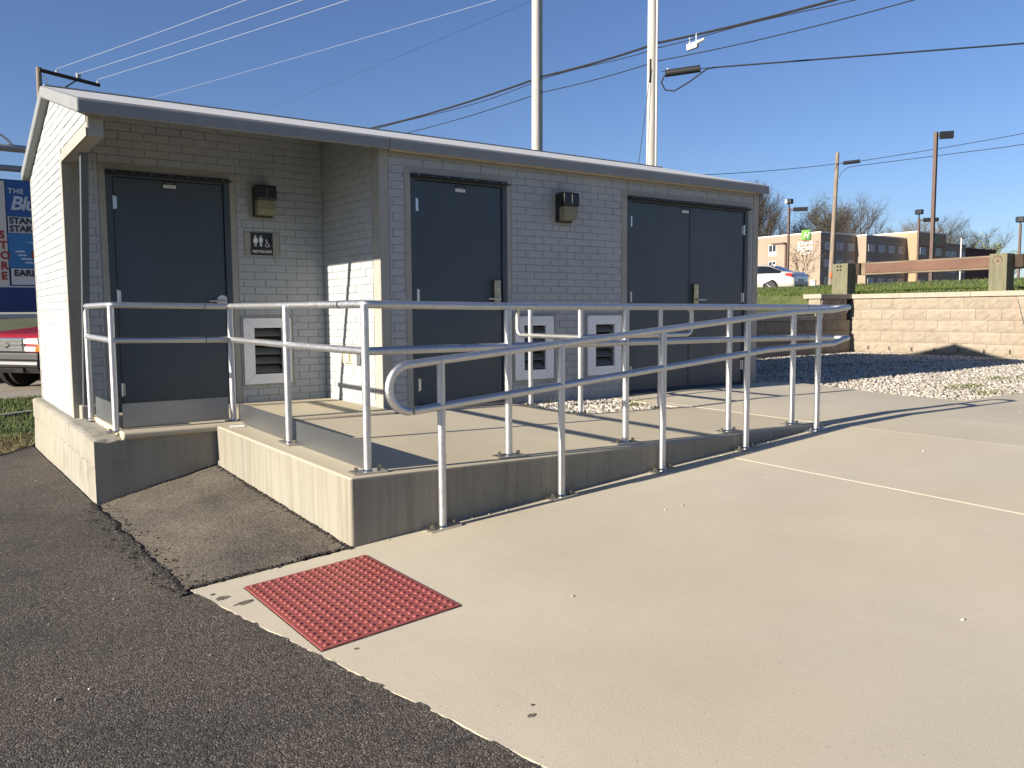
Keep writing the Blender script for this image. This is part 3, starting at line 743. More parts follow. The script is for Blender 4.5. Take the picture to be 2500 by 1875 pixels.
for i in range(46):
    x0, x1 = us[i], us[i+1]
    def Fp(x, t):
        top = ptop(x, PY0); z = top + (-.62-top)*t
        return (x, PY0 + .003*nz(x, z, 0, 9), z)
    for a, b in ((0, .12), (.12, .29), (.29, .65), (.65, 1)):
        pl.add([Fp(x0, a), Fp(x0, b), Fp(x1, b), Fp(x1, a)], [(0, 1, 2, 3)])
pl.box(PX0+.03, XR-.02, PY1-.1, PY1, -.62, .04)
plo = pl.build('plinth', 'old_concrete', bld, smooth=True)
# floor of the recess, poured over the plinth with a rounded nose
MB().prism([(-.236, .050), (-.236, .085), (-.21, .094), (D1+.02, .094), (D1+.02, .02), (-.198, .02), (-.198, .05)], 0, -2.135, -.004).build('recess_floor', 'landing_concrete', bld, bevel=.012, segs=3)

# ------------------------------------------------------------------ wall lamps, sign
def wall_lamp(x, y, z, label):
    t = thing('wall_lamp', label, 'lamp', (x, y-.009, z), group='wall lamps beside the grey doors')
    yb = y-.009
    MB().box(x, x+.175, yb-.055, yb, z-.015, z+.265).build('back_box', 'lamp_black', t, bevel=.008)
    MB().prism([(yb-.055, z+.135), (yb-.148, z+.135), (yb-.155, z+.150), (yb-.150, z+.255), (yb-.13, z+.268), (yb-.055, z+.268)], 0, x-.006, x+.181).build('hood', 'lamp_black', t, bevel=.006)
    ln = MB().prism([(yb-.056, z+.134), (yb-.140, z+.134), (yb-.140, z+.045), (yb-.115, z+.005), (yb-.056, z-.002)], 0, x+.004, x+.171).build('lens', 'lamp_glass', t, bevel=.006)
    MB().prism([(yb-.057, z+.12), (yb-.10, z+.12), (yb-.10, z+.05), (yb-.057, z+.02)], 0, x+.03, x+.145).build('reflector', 'sticker_white', ln)
    MB().tube([(x+.088, yb-.1575, z+.16), (x+.088, yb-.1575, z+.25)], .003, 6).build('hood_seam', 'louver_metal', t)
    return t
wall_lamp(-.690, D1, 1.818, 'black wall lamp with yellowed glass above the restroom sign')
wall_lamp(1.897, 0., 1.805, 'black wall lamp with yellowed glass between the single and the double grey door')
sg = thing('restroom_sign', 'small black square sign with white figures reading RESTROOM beside the recessed door', 'sign', (-.611, D1-.0095, 1.563))
ys_ = D1-.0155
MB().box(-.715, -.509, ys_, D1-.0092, 1.460, 1.664).build('sign_plate', 'sign_black', sg, bevel=.002)
text_mesh('sign_lettering', 'RESTROOM', .034, 'sign_white', sg, (-.612, ys_-.0008, 1.481), (1, 0, 0), (0, 0, 1), .0008, 'CENTER', space=1.02, bold=.0006)
def disc(mb, x, z, r, y0, y1, n=14): mb.prism([(x+r*math.cos(2*math.pi*i/n), z+r*math.sin(2*math.pi*i/n)) for i in range(n)], 1, y0, y1)
def fig(mb, x, z, woman):
    y0, y1 = ys_-.0018, ys_+.0005
    disc(mb, x, z+.094, .0085, y0, y1)
    if woman:
        mb.prism([(x-.009, z+.082), (x+.009, z+.082), (x+.019, z+.032), (x-.019, z+.032)], 1, y0, y1)
        for s in (-1, 1):
            mb.prism([(x+s*.010, z+.081), (x+s*.015, z+.078), (x+s*.024, z+.042), (x+s*.019, z+.040)], 1, y0, y1)
            mb.box(x+s*.0055-.0032, x+s*.0055+.0032, y0, y1, z, z+.031)
    else:
        mb.box(x-.0095, x+.0095, y0, y1, z+.042, z+.082)
        for s in (-1, 1):
            mb.box(x+s*.0145-.0032, x+s*.0145+.0032, y0, y1, z+.042, z+.081); mb.box(x+s*.0056-.0042, x+s*.0056+.0042, y0, y1, z, z+.0415)
w_ = MB(); fig(w_, -.672, 1.538, True); w_.build('woman_symbol', 'sign_white', sg)
w_ = MB(); fig(w_, -.622, 1.538, False); w_.build('man_symbol', 'sign_white', sg)
w_ = MB(); yc = ys_-.0012; cx, cz = -.566, 1.552
w_.tube([(cx+.016*math.cos(a), yc, cz+.016*math.sin(a)) for a in [math.radians(130+i*20) for i in range(12)]], .0026, 6)
disc(w_, cx-.004, cz+.048, .006, ys_-.0018, ys_+.0005)
w_.tube([(cx-.004, yc, cz+.04), (cx-.002, yc, cz+.012), (cx+.014, yc, cz+.012), (cx+.021, yc, cz-.010), (cx+.029, yc, cz-.006)], .0034, 6)
w_.tube([(cx-.003, yc, cz+.027), (cx+.013, yc, cz+.027)], .0026, 6)
w_.build('wheelchair_symbol', 'sign_white', sg)

# ------------------------------------------------------------------ railings
PR = .0222
def arc(c, r, a0, a1, ax, ay, n=10):
    c, ax, ay = Vector(c), Vector(ax), Vector(ay)
    return [c + ax*(r*math.cos(a0+(a1-a0)*i/n)) + ay*(r*math.sin(a0+(a1-a0)*i/n)) for i in range(n+1)]
def rail_base(t, x, y, z, along, w=.085, l=.19, tilt=(0, 0)):
    ax = Vector((math.cos(along), math.sin(along), 0)); ay = Vector((-ax.y, ax.x, 0))
    def P(a, b, h): q = Vector((x, y, 0)) + ax*a + ay*b; return (q.x, q.y, z + tilt[0]*(q.x-x) + tilt[1]*(q.y-y) + h)
    vs = [P(a, b, h) for h in (.001, .013) for a, b in ((-l/2, -w/2), (l/2, -w/2), (l/2, w/2), (-l/2, w/2))]
    o = MB().add(vs, [(3, 2, 1, 0), (4, 5, 6, 7)] + [(i, (i+1) % 4, 4+(i+1) % 4, 4+i) for i in range(4)]).build('base_plate', 'steel', t)
    for s in (-1, 1):
        MB().tube([P(s*l*.36, 0, .012), P(s*l*.36, 0, .034)], .011, 6).build('bolt', 'lock_metal', o)
    return o
def post(t, x, y, z0, z1):
    m_ = MB().tube([(x, y, z0+.002), (x, y, z1)], PR, 14); o = m_.build('post', 'galvanised', t, smooth=True)
    MB().tube([(x, y, z0+.013), (x, y, z0+.020)], [PR+.006, PR+.0005], 14, caps=False).build('weld_bead', 'steel', o, smooth=True)
    return o
def rail(t, name, path): return MB().tube(path, PR, 14).build(name, 'galvanised', t, smooth=True)
def corner(pts, r=.045, n=5):
    """round the inner corners of a polyline"""
    pts = [Vector(q) for q in pts]; out = [pts[0]]
    for a, b, c in zip(pts, pts[1:], pts[2:]):
        u = (a-b).normalized(); w = (c-b).normalized()
        p0, p1 = b+u*r, b+w*r
        for i in range(n+1):
            s = i/n; out.append(p0*(1-s)**2 + b*2*s*(1-s) + p1*s*s)
    return out + [pts[-1]]
# guard railing round the landing
lr = thing('landing_railing', 'long level pipe railing around the raised landing with grey toe plates', 'railing', (-1.34, -2.46, GL(-1.34, -2.46)))
LP = [(-2.150, .958, .066), (-2.149, -.063, .075), (-1.310, -.050, .086), (-1.337, -1.304, GL(-1.34, -1.3)), (-1.341, -2.470, GL(-1.34, -2.47)), (-.403, -2.455, GL(-.4, -2.45)), (.560, -2.445, GL(.56, -2.44)), (1.600, -2.440, GL(1.6, -2.44)), (2.36, -2.440, GL(2.36, -2.44))]
TZ = [.985, .985, .975, .968, .962, .950, .946, .943, .940]
MZ = [.742, .735, .722, .716, .713, .712, .710, .706, .700]
for i, (x, y, z) in enumerate(LP):
    post(lr, x, y, z, TZ[i] - (.0 if i not in (1, 4) else 0))
    al = [math.pi/2, 0, 0, math.pi/2, 0, 0, 0, 0, 0][i]
    rail_base(lr, x + (.03 if i in (1, 2) else 0), y, z, al, tilt=(-.015, .01) if i > 2 else (0, 0))
tp = [(-2.150, 1.04, .987)] + [(LP[i][0], LP[i][1], TZ[i]) for i in range(1, 9)] + [(2.52, -2.440, .939)]
mp_ = [(-2.150, 1.04, .744)] + [(LP[i][0], LP[i][1], MZ[i]) for i in range(1, 9)] + [(2.52, -2.440, .699)]
rail(lr, 'top_rail', corner(tp[:3] + [tp[2+1-1]] if False else [tp[0], tp[1], tp[2]], .03))
rail(lr, 'top_rail', corner([tp[2], (tp[4][0], tp[4][1], tp[4][2]), tp[5]], .03))
rail(lr, 'top_rail', [tp[5], tp[6], tp[7], tp[8], tp[9]])
rail(lr, 'mid_rail', [mp_[0], mp_[1], ]); rail(lr, 'mid_rail', [mp_[1], mp_[2]])
rail(lr, 'mid_rail', [mp_[2], mp_[3], mp_[4]]); rail(lr, 'mid_rail', mp_[4:])
for (x, y, z), d in (((-1.50, -.052, .9775), (1, 0, 0)), ((-1.341, -2.16, .9635), (0, 1, 0)), ((-1.50, -.052, .7245), (1, 0, 0)), ((2.52, -2.44, .939), (1, 0, 0)), ((2.52, -2.44, .699), (1, 0, 0))):
    q = Vector((x, y, z)); dd = Vector(d)*.003
    MB().tube([q-dd, q+dd], PR+.0012, 14).build('rail_joint', 'frame_paint', lr)
def toe(t, a, b, h, z0a, z0b, off):
    a, b = Vector(a), Vector(b); u = (b-a).normalized(); nrm = Vector((-u.y, u.x, 0))*off; th = Vector((-u.y, u.x, 0))*.004
    vs = []
    for q, z in ((a, z0a), (b, z0b)):
        for k in (nrm, nrm+th):
            for hh in (0, h): vs.append((q.x+k.x, q.y+k.y, z+hh))
    MB().add(vs, [(0, 1, 3, 2), (4, 6, 7, 5), (0, 4, 5, 1), (2, 3, 7, 6), (1, 5, 7, 3), (0, 2, 6, 4)]).build('toe_plate', 'toe_plate', t)
toe(lr, (-2.150, .90, 0), (-2.149, -.015, 0), .165, .098, .102, .028)
toe(lr, (-2.10, -.058, 0), (-1.345, -.050, 0), .172, .108, .108, .0)
toe(lr, (-1.314, -.10, 0), (-1.334, -1.245, 0), .155, .082, .070, .030)
toe(lr, (-1.337, -1.35, 0), (-1.341, -2.425, 0), .155, .068, .060, .030)
# lower railing on the sloped walkway
rr = thing('ramp_railing', 'sloping pipe railing on the walkway in front of the landing with a rounded end', 'railing', (-.976, -2.635, GP(-.976)))
FX = [-.976, -.141, .718, 1.565, 2.405]
YF = -2.635
def ftop(x): return .660 + .0793*(x+.969) if x < 2.05 else .660 + .0793*(2.05+.969) + .03*(x-2.05)
def fmid(x): return ftop(x) - .250 - (.012 if x > 2 else .0)
for x in FX:
    post(rr, x, YF, GP(x), ftop(x)); rail_base(rr, x, YF, GP(x), 0, tilt=(.072, 0))
e_top = [(x, YF, ftop(x)) for x in (-.2, .5, 1.2, 1.8, 2.1, 2.4, 2.6)]
e_mid = [(x, YF, fmid(x)) for x in (-1.15, -.5, .5, 1.2, 1.8, 2.1, 2.4, 2.6)]
zt, zm = .9365, .690
ub = lambda z: arc((2.76, (YF-2.440)/2, z), abs(YF+2.440)/2, -math.pi/2, math.pi/2, (1, 0, 0), (0, 1, 0), 12)
lx0, ct, cm = -1.165, ftop(-1.165), fmid(-1.165)
lr_ = (ct-cm)/2
loop = arc((lx0, YF, (ct+cm)/2), lr_, math.pi/2, math.pi*1.5, (1, 0, 0), (0, 0, 1), 14)
rail(rr, 'top_rail', loop[::-1] + [(-.95, YF, ftop(-.95))] + e_top + ub(zt) + [(2.55, -2.440, .9395), (2.522, -2.440, .939)])
rail(rr, 'mid_rail', e_mid + ub(zm) + [(2.55, -2.440, .698), (2.522, -2.440, .699)])
# short railing round the gravel bed
gl = thing('bed_railing', 'short L-shaped pipe railing with rounded ends around the white gravel bed', 'railing', (1.34, -1.05, GL(1.34, -1.05)))
CP = [(1.352, -.322), (1.338, -1.055), (2.262, -1.085)]
gt, gm = .952, .700
for i, (x, y) in enumerate(CP):
    post(gl, x, y, GL(x, y), gt); rail_base(gl, x, y, GL(x, y), (math.pi/2, 0, 0)[i], l=.15)
hr = (gt-gm)/2
la = arc((1.352, -.235, (gt+gm)/2), hr, math.pi/2, math.pi*1.5, (0, -1, 0), (0, 0, 1), 12)
ra = arc((2.57, -1.085, (gt+gm)/2), hr, math.pi/2, -math.pi/2, (1, 0, 0), (0, 0, 1), 12)
def sq(c, r, hor, top):       # rounded rectangular end
    return None
def endloop(x, y, d, r=.07):
    d = Vector(d); b = Vector((x, y, 0))
    up = arc(b+d*0+Vector((0, 0, gt-r)), r, math.pi/2, 0, d, (0, 0, 1), 6)
    dn = arc(b+Vector((0, 0, gm+r)), r, 0, -math.pi/2, d, (0, 0, 1), 6)
    return up + dn
Lend = endloop(1.352, -.19, (0, 1, 0)); Rend = endloop(2.60, -1.085, (1, 0, 0))
path = [Vector((1.338, -1.055, gm)), Vector((1.352, -.30, gm))] + Lend[::-1] + [Vector((1.352, -.30, gt))]
rail(gl, 'end_loop', path)
path2 = corner([(1.352, -.30, gt), (1.338, -1.055, gt), (1.7, -1.067, gt)], .05)
rail(gl, 'top_rail', path2)
rail(gl, 'top_rail', [(1.7, -1.067, gt), (2.262, -1.085, gt)] + Rend + [(2.262, -1.085, gm), (1.338, -1.055, gm)])

# ------------------------------------------------------------------ tactile plate
PXc, PYc, PTH = -1.797, -3.193, .0
tx0, tx1, ty0, ty1 = -2.105, -1.493, -3.648, -2.740
tac = thing('tactile_plate', 'red tactile warning plate with raised domes set in the concrete', 'warning plate', (tx0, ty0, GP(tx0)))
sl_ = .072
def TP(x, y, h): return (x, y, GP(x)+h)
vs = [TP(x, y, h) for h in (-.006, .0055) for x, y in ((tx0, ty0), (tx1, ty0), (tx1, ty1), (tx0, ty1))]
MB().add(vs, [(3, 2, 1, 0), (4, 5, 6, 7)] + [(i, (i+1) % 4, 4+(i+1) % 4, 4+i) for i in range(4)]).build('plate', 'tactile_red', tac, bevel=.002)
dm = bpy.data.meshes.new('dome')
dv = []; df = []
for k, (r, h) in enumerate(((.0112, 0), (.0102, .0030), (.0072, .0052), (.0040, .0060))):
    dv += [(r*math.cos(2*math.pi*i/10), r*math.sin(2*math.pi*i/10), h) for i in range(10)]
for k in range(3): df += [(k*10+i, k*10+(i+1) % 10, (k+1)*10+(i+1) % 10, (k+1)*10+i) for i in range(10)]
df.append(tuple(range(30, 40)))
dm.from_pydata(dv, [], df); dm.update(); dm.materials.append(MATS['tactile_red'])
for q in dm.polygons: q.use_smooth = True
for i in range(14):
    for j in range(20):
        x = tx0+.028+i*(.612-.056)/13; y = ty0+.030+j*(.908-.060)/19
        inst('dome', dm, tac, (x, y, GP(x)+.0052), (0, -math.atan(sl_), 0))
gp = MB(); e = .010                                # thin open gap round the plate
for (a, b, c, d) in ((tx0-e*.7, tx0-.001, ty0-e*.7, ty1), (tx0-.001, tx1+.001, ty0-e*.7, ty0-.001)):
    gp.add([TP(a, c, .0015), TP(b, c, .0015), TP(b, d, .0015), TP(a, d, .0015)], [(0, 1, 2, 3)])
gp.build('setting_gap', 'tar_seam', tac)
# smears of asphalt on the walkway
sb_ = MB()
for (x, y, r_, sx) in ((-2.225, -2.80, .035, 1.2), (-2.165, -2.93, .03, 1.9), (-2.245, -2.72, .016, 1), (-2.075, -3.23, .014, 2.0), (-1.80, -4.55, .014, 1.5), (-1.76, -4.50, .008, 1), (-2.00, -3.72, .010, 1.4)):
    q_ = [(x + r_*sx*(.55+.6*abs(nz(math.cos(a)*2+x*9, math.sin(a)*2+y*9, 1)))*math.cos(a+.5), y + r_*(.55+.6*abs(nz(math.cos(a)*2+x*9, math.sin(a)*2+y*9, 1)))*math.sin(a+.5)) for a in [2*math.pi*i/22 for i in range(22)]]
    sb_.add([(a, b, GP(a)+.0022) for a, b in q_] + [(a, b, GP(a)-.004) for a, b in q_], [tuple(range(22))] + [(i, 22+i, 22+(i+1) % 22, (i+1) % 22) for i in range(22)])
tag(sb_.build('asphalt_smears', 'asphalt_patch'), 'small dark asphalt smears on the pale walkway edge', 'smears', kind='stuff')
# litter
pp = MB().add([(-1.21+dx*.7, -.30+dy-.03, GL(-1.2, -.3)+h) for dx, dy, h in ((-.075, -.03, .003), (.07, -.035, .003), (.085, .03, .008), (-.06, .035, .012), (-.075, -.03, .006), (.07, -.035, .006), (.085, .03, .011), (-.06, .035, .015))], [(3, 2, 1, 0), (4, 5, 6, 7), (0, 1, 5, 4), (1, 2, 6, 5), (2, 3, 7, 6), (3, 0, 4, 7)])
for i, q in enumerate(pp.v): pp.v[i] = (q[0]-.17, q[1]-.02, q[2])
tag(pp.build('paper_scrap', 'paper'), 'crumpled white paper scrap lying on the landing edge by the toe plate', 'litter')

# ------------------------------------------------------------------ retaining wall
rw = thing('retaining_wall', 'tan split-face block retaining wall with flat cap stones beyond the gravel', 'wall', (12.4, 0, .0))
CH, BLN = .2135, .4525
BMS = []
def block_mesh(seed, L, H=CH, dep=.26):
    """rough face towards -y, local x along the wall"""
    r = random.Random(seed); nx, nzv = 8, 4; vs = []; fs = []
    for k in range(nzv+1):
        for i in range(nx+1):
            x = -L/2+.002+(L-.004)*i/nx; z = .002+(H-.004)*k/nzv
            edge = min(i, nx-i)/nx*2; ez = min(k, nzv-k)/nzv*2
            bulge = .013*min(1, edge*2.2)*min(1, ez*2)
            vs.append((x, -bulge - (r.uniform(-.008, .010) if 0 < i < nx and 0 < k < nzv else r.uniform(-.003, .003)), z))
    for k in range(nzv):
        for i in range(nx):
            a = k*(nx+1)+i; fs.append((a, a+1, a+nx+2, a+nx+1))
    n0 = len(vs); a, b = -L/2+.002, L/2-.002
    vs += [(a, dep, .002), (b, dep, .002), (b, dep, H-.002), (a, dep, H-.002)]
    c = [0, nx, (nx+1)*(nzv+1)-1, (nx+1)*nzv]
    fs += [tuple(range(0, nx+1))[::-1] + (n0, n0+1), tuple(range((nx+1)*nzv, (nx+1)*(nzv+1))) + (n0+2, n0+3),
           (0,) + tuple((nx+1)*k for k in range(1, nzv+1)) + (n0+3, n0), tuple(nx+(nx+1)*k for k in range(nzv+1))[::-1] + (n0+1, n0+2)]
    me = bpy.data.meshes.new('block'); me.from_pydata(vs, [], fs); me.update(); me.materials.append(MATS['block_face']); return me
BMS = [block_mesh(i, BLN) for i in range(6)]; HBM = [block_mesh(20+i, BLN/2) for i in range(2)]
rw_r = random.Random(5)
def course_run(x0, y0, dx, dy, length, z, half, rot):
    s = 0; first = half
    while s < length-.05:
        L = BLN/2 if first else BLN
        if s+L > length+.12: L = BLN/2
        me = rw_r.choice(HBM if L < .3 else BMS)
        q = s+L/2
        inst('block', me, rw, (x0+dx*q, y0+dy*q, z), (0, 0, rot))
        s += L; first = False
TOPB = 1.144
for k in range(6):
    z = TOPB - CH*(k+1)
    course_run(12.4 - .009*k, 3.49 + .0*k, 0, -1, 12.2 if k < 6 else 0, z, k % 2 == 1, -math.pi/2)     # long face towards the building
    if k < 2: course_run(11.355 - .004*k, 3.5 - .009*k, 1, 0, .93, z, k % 2 == 0, 0)
    else: course_run(4.9, 3.5 - .009*k, 1, 0, 7.4, z, k % 2 == 0, 0)
    if k < 2: inst('block', HBM[k % 2], rw, (11.36, 3.5+.13, z), (0, 0, -math.pi/2))
def cap(x0, x1, y0, y1, z0, z1): MB().box(x0, x1, y0, y1, z0, z1).build('cap_stone', 'cap_stone', rw, bevel=.006)
yj = [3.50, 2.44, 1.084, -.27, -1.62, -2.98, -4.34, -5.7, -7.06, -8.6]
for a, b in zip(yj, yj[1:]): cap(12.352, 12.72, b+.002, a-.002, 1.146, 1.237)
cap(11.312, 11.905, 3.450, 3.86, 1.146, 1.237); cap(11.909, 12.72, 3.505, 3.86, 1.146, 1.237); cap(11.909, 12.349, 3.450, 3.503, 1.146, 1.237)
xs = [4.9, 6.1, 7.3, 8.5, 9.69, 10.10, 11.308]
lz = TOPB-2*CH
for a, b in zip(xs, xs[1:]): cap(a+.002, b-.002, 3.44, 3.84, lz+.002, lz+.092)
# drain slots in the lowest visible course
ds = MB()
for yv in (3.05, 2.60, 2.15, 1.70, 1.25, .80, .36, -.10): ds.box(12.318, 12.33, yv-.006, yv+.006, TOPB-CH*5+.05, TOPB-CH*5+.125)
ds.build('weep_slot', 'dark_hole', rw)
MB().box(12.45, 12.95, -8.6, 3.6, .0, 1.14).build('backfill', 'gravel_bed', rw)
MB().box(5.0, 12.4, 3.62, 3.9, -.1, .70).build('backfill', 'gravel_bed', rw)

# ------------------------------------------------------------------ timber guardrail on the hill
def rail_post(y0, y1, zt, bolts, label, x0=12.72, x1=13.02):
    t = thing('guardrail_post', label, 'post', ((x0+x1)/2, (y0+y1)/2, 1.2), group='green timber guardrail posts')
    MB().box(x0, x1, y0, y1, 1.0, zt).build('timber', 'green_timber', t, bevel=.008)
    yc = (y0+y1)/2
    if bolts:
        for a in (-.035, .035):
            for b in (-.12, -.195):
                MB().tube([(x0+.002, yc+a+.02, zt+b+.06), (x0-.003, yc+a+.02, zt+b+.06)], .022, 12).build('bolt_hole', 'dark_hole', t)
    else:
        o = MB().tube([(x0+.002, yc+.01, zt-.125), (x0-.003, yc+.01, zt-.125)], .082, 24).build('counterbore', 'rail_timber', t)
        MB().tube([(x0-.003, yc, zt-.13), (x0-.006, yc, zt-.13)], .014, 10).build('bolt', 'dark_hole', o)
        MB().tube([(x0-.0025+.0045*0, yc+.01+.082*math.cos(a), zt-.125+.082*math.sin(a)) for a in [math.radians(i*15) for i in range(-4, 14)]], .005, 5).build('counterbore_rim', 'dark_hole', o)
    return t
rail_post(3.80, 4.16, 1.895, True, 'green weathered end post with four bolt holes on the hill above the wall')
rail_post(.645, .955, 1.915, False, 'green weathered guardrail post with one round counterbored hole')
gbm = thing('guardrail_beam', 'rust-faced heavy timber guardrail beam running between the green posts', 'guardrail', (13.2, 2.3, 1.65))
MB().box(13.05, 13.22, -9, 3.70, 1.650, 1.905).build('timber_beam', 'rail_timber', gbm, bevel=.01)
ru = MB().box(13.036, 13.049, .84, 3.60, 1.69, 1.875).build('steel_face', 'rust', gbm, bevel=.002)
MB().box(13.032, 13.049, -.02, .62, 1.69, 1.875).build('steel_face', 'rust', gbm, bevel=.002); MB().box(13.036, 13.049, -6, -.03, 1.69, 1.875).build('steel_face', 'rust', gbm, bevel=.002)
MB().box(13.026, 13.035, .86, 1.17, 1.70, 1.868).build('splice_plate', 'rust', gbm)
for yv, zv in [(3.30, 1.72), (2.95, 1.80), (2.62, 1.74), (2.28, 1.84), (1.93, 1.76), (1.60, 1.86), (1.30, 1.78)]:
    MB().tube([(13.037, yv, zv), (13.026, yv, zv)], .014, 8).build('bolt', 'rust', gbm)
for yb_ in (.97, 1.05, .13, .21):
    for zv in (1.745, 1.825): MB().box(13.018, 13.037, yb_-.016, yb_+.016, zv-.016, zv+.016).build('bolt_hole', 'dark_hole', gbm)
MB().box(13.00, 13.30, 3.705, 3.805, 1.655, 1.90).build('shadow_gap_block', 'arm_wood', gbm)  # dark block added in place of the deep-shadow gap beside the post
MB().box(13.00, 13.035, .50, .64, 1.67, 1.90).build('shadow_gap_block', 'arm_wood', gbm)  # same near-black stand-in for the shadow at this post's side

# ------------------------------------------------------------------ hotel on the hill
ht = thing('hotel_building', 'three-storey tan hotel with white roof edge and lettering on its lit end wall', 'building', (121, 78.9, 4.3))
Z0, ZT = 3.6, 13.85
def blk(x0, x1, y0, y1, z1, mat, name='wall', copm='coping_white', cop=True):
    o = MB().box(x0, x1, y0, y1, Z0, z1).build(name, mat, ht)
    if cop: MB().box(x0-.12, x1+.12, y0-.12, y1+.12, z1+.002, z1+.22).build('coping', copm, o)
    return o
wA = blk(121, 131.4, 78.9, 96, ZT, 'stucco'); wB = blk(131.26, 144.2, 76.98, 95, 13.70, 'stucco')
wT = blk(143.93, 153.85, 74.88, 94, 14.75, 'hotel_brick', 'tower'); wC = blk(153.9, 161.6, 75.1, 92, 13.0, 'stucco', copm='stucco'); wD = blk(161.65, 174, 75.3, 92, 12.5, 'red_brick', copm='red_brick')
def hwin(par, a, b, z0, z1, plane, axis, apron=False, curtain=True):
    e = .03
    def bx(m_, u0, u1, za, zb, d0, d1):
        if axis == 1: m_.box(u0, u1, plane-d1, plane-d0, za, zb)
        else: m_.box(plane-d1, plane-d0, u0, u1, za, zb)
    f = MB(); w = .09
    bx(f, a, a+w, z0, z1, .0, .06); bx(f, b-w, b, z0, z1, .0, .06); bx(f, a+w, b-w, z1-w, z1, .0, .06); bx(f, a+w, b-w, z0, z0+w, 0, .06); bx(f, (a+b)/2-.05, (a+b)/2+.05, z0+w, z1-w, 0, .05)
    o = f.build('window', 'window_frame', par)
    for u0, u1 in ((a+w, (a+b)/2-.05), ((a+b)/2+.05, b-w)):
        g_ = MB(); bx(g_, u0, u1, z0+w, z1-w, .012, .028); g_.build('pane', 'curtain' if (curtain and RND.random() < .55) else 'window_glass', o)
    if apron:
        g_ = MB(); bx(g_, a, b, z0-.66, z0-.02, .004, .05); g_.build('grille_panel', 'window_frame', o)
for z0 in (11.2, 8.3, 5.4):
    for y in (87.75,): hwin(wA, y, y+1.6, z0, z0+1.32, 121, 0, True, False)
    for x in (122.3, 125.6, 128.8): hwin(wA, x, x+1.75, z0-.02, z0+1.16, 78.9, 1)
    for x in (131.9, 135.1, 138.25, 141.4): hwin(wB, x, x+1.75, z0-.15, z0+1.02, 76.98, 1)
    for x in (144.8, 150.26): hwin(wT, x, x+1.8, z0-.35, z0+.9, 74.88, 1)
    for x in (154.2, 156.2, 159.6): hwin(wC, x, x+1.6, z0-.4, z0+.55, 75.1, 1)
MB().box(143.9, 153.9, 74.55, 74.87, 12.42, 12.52).build('canopy_line', 'stucco', wT)
hl = MB().box(120.78, 120.93, 80.75, 82.55, 12.85, 14.55).build('logo_panel', 'logo_green', ht, bevel=.05)
MB().prism([(81.8, 12.87), (80.77, 12.87), (80.77, 14.53), (81.1, 14.53)], 0, 120.755, 120.779).build('logo_shade', 'logo_green_dark', hl)
text_mesh('logo_letter', 'H', 1.5, 'coping_white', hl, (120.74, 82.25, 13.15), (0, -1, 0), (0, 0, 1), .02, 'LEFT', .35, bold=-.02)
text_mesh('wall_lettering', 'Holiday Inn', .78, 'coping_white', ht, (120.93, 83.45, 12.12), (0, -1, 0), (0, 0, 1), .05, 'LEFT', .12, .90, .012)
text_mesh('wall_lettering', 'Express', 1.18, 'coping_white', ht, (120.93, 83.40, 11.18), (0, -1, 0), (0, 0, 1), .05, 'LEFT', .12, .80, .014)
text_mesh('wall_lettering', '& Suites', .66, 'coping_white', ht, (120.93, 82.85, 10.42), (0, -1, 0), (0, 0, 1), .05, 'LEFT', .12, .95, .008)
gs = MB().box(148.4, 150.4, 74.72, 74.86, 12.85, 14.35).build('logo_panel', 'logo_green_dark', wT, bevel=.04)  # sign colours darkened to put this wall's shade into them
text_mesh('logo_letter', 'H', 1.2, 'sign_pale', gs, (148.55, 74.70, 13.2), (1, 0, 0), (0, 0, 1), .02, 'LEFT', .3)
MB().box(120.7, 120.95, 79.6, 80.6, 4.3, 6.1).build('utility_cabinet', 'far_white', ht)

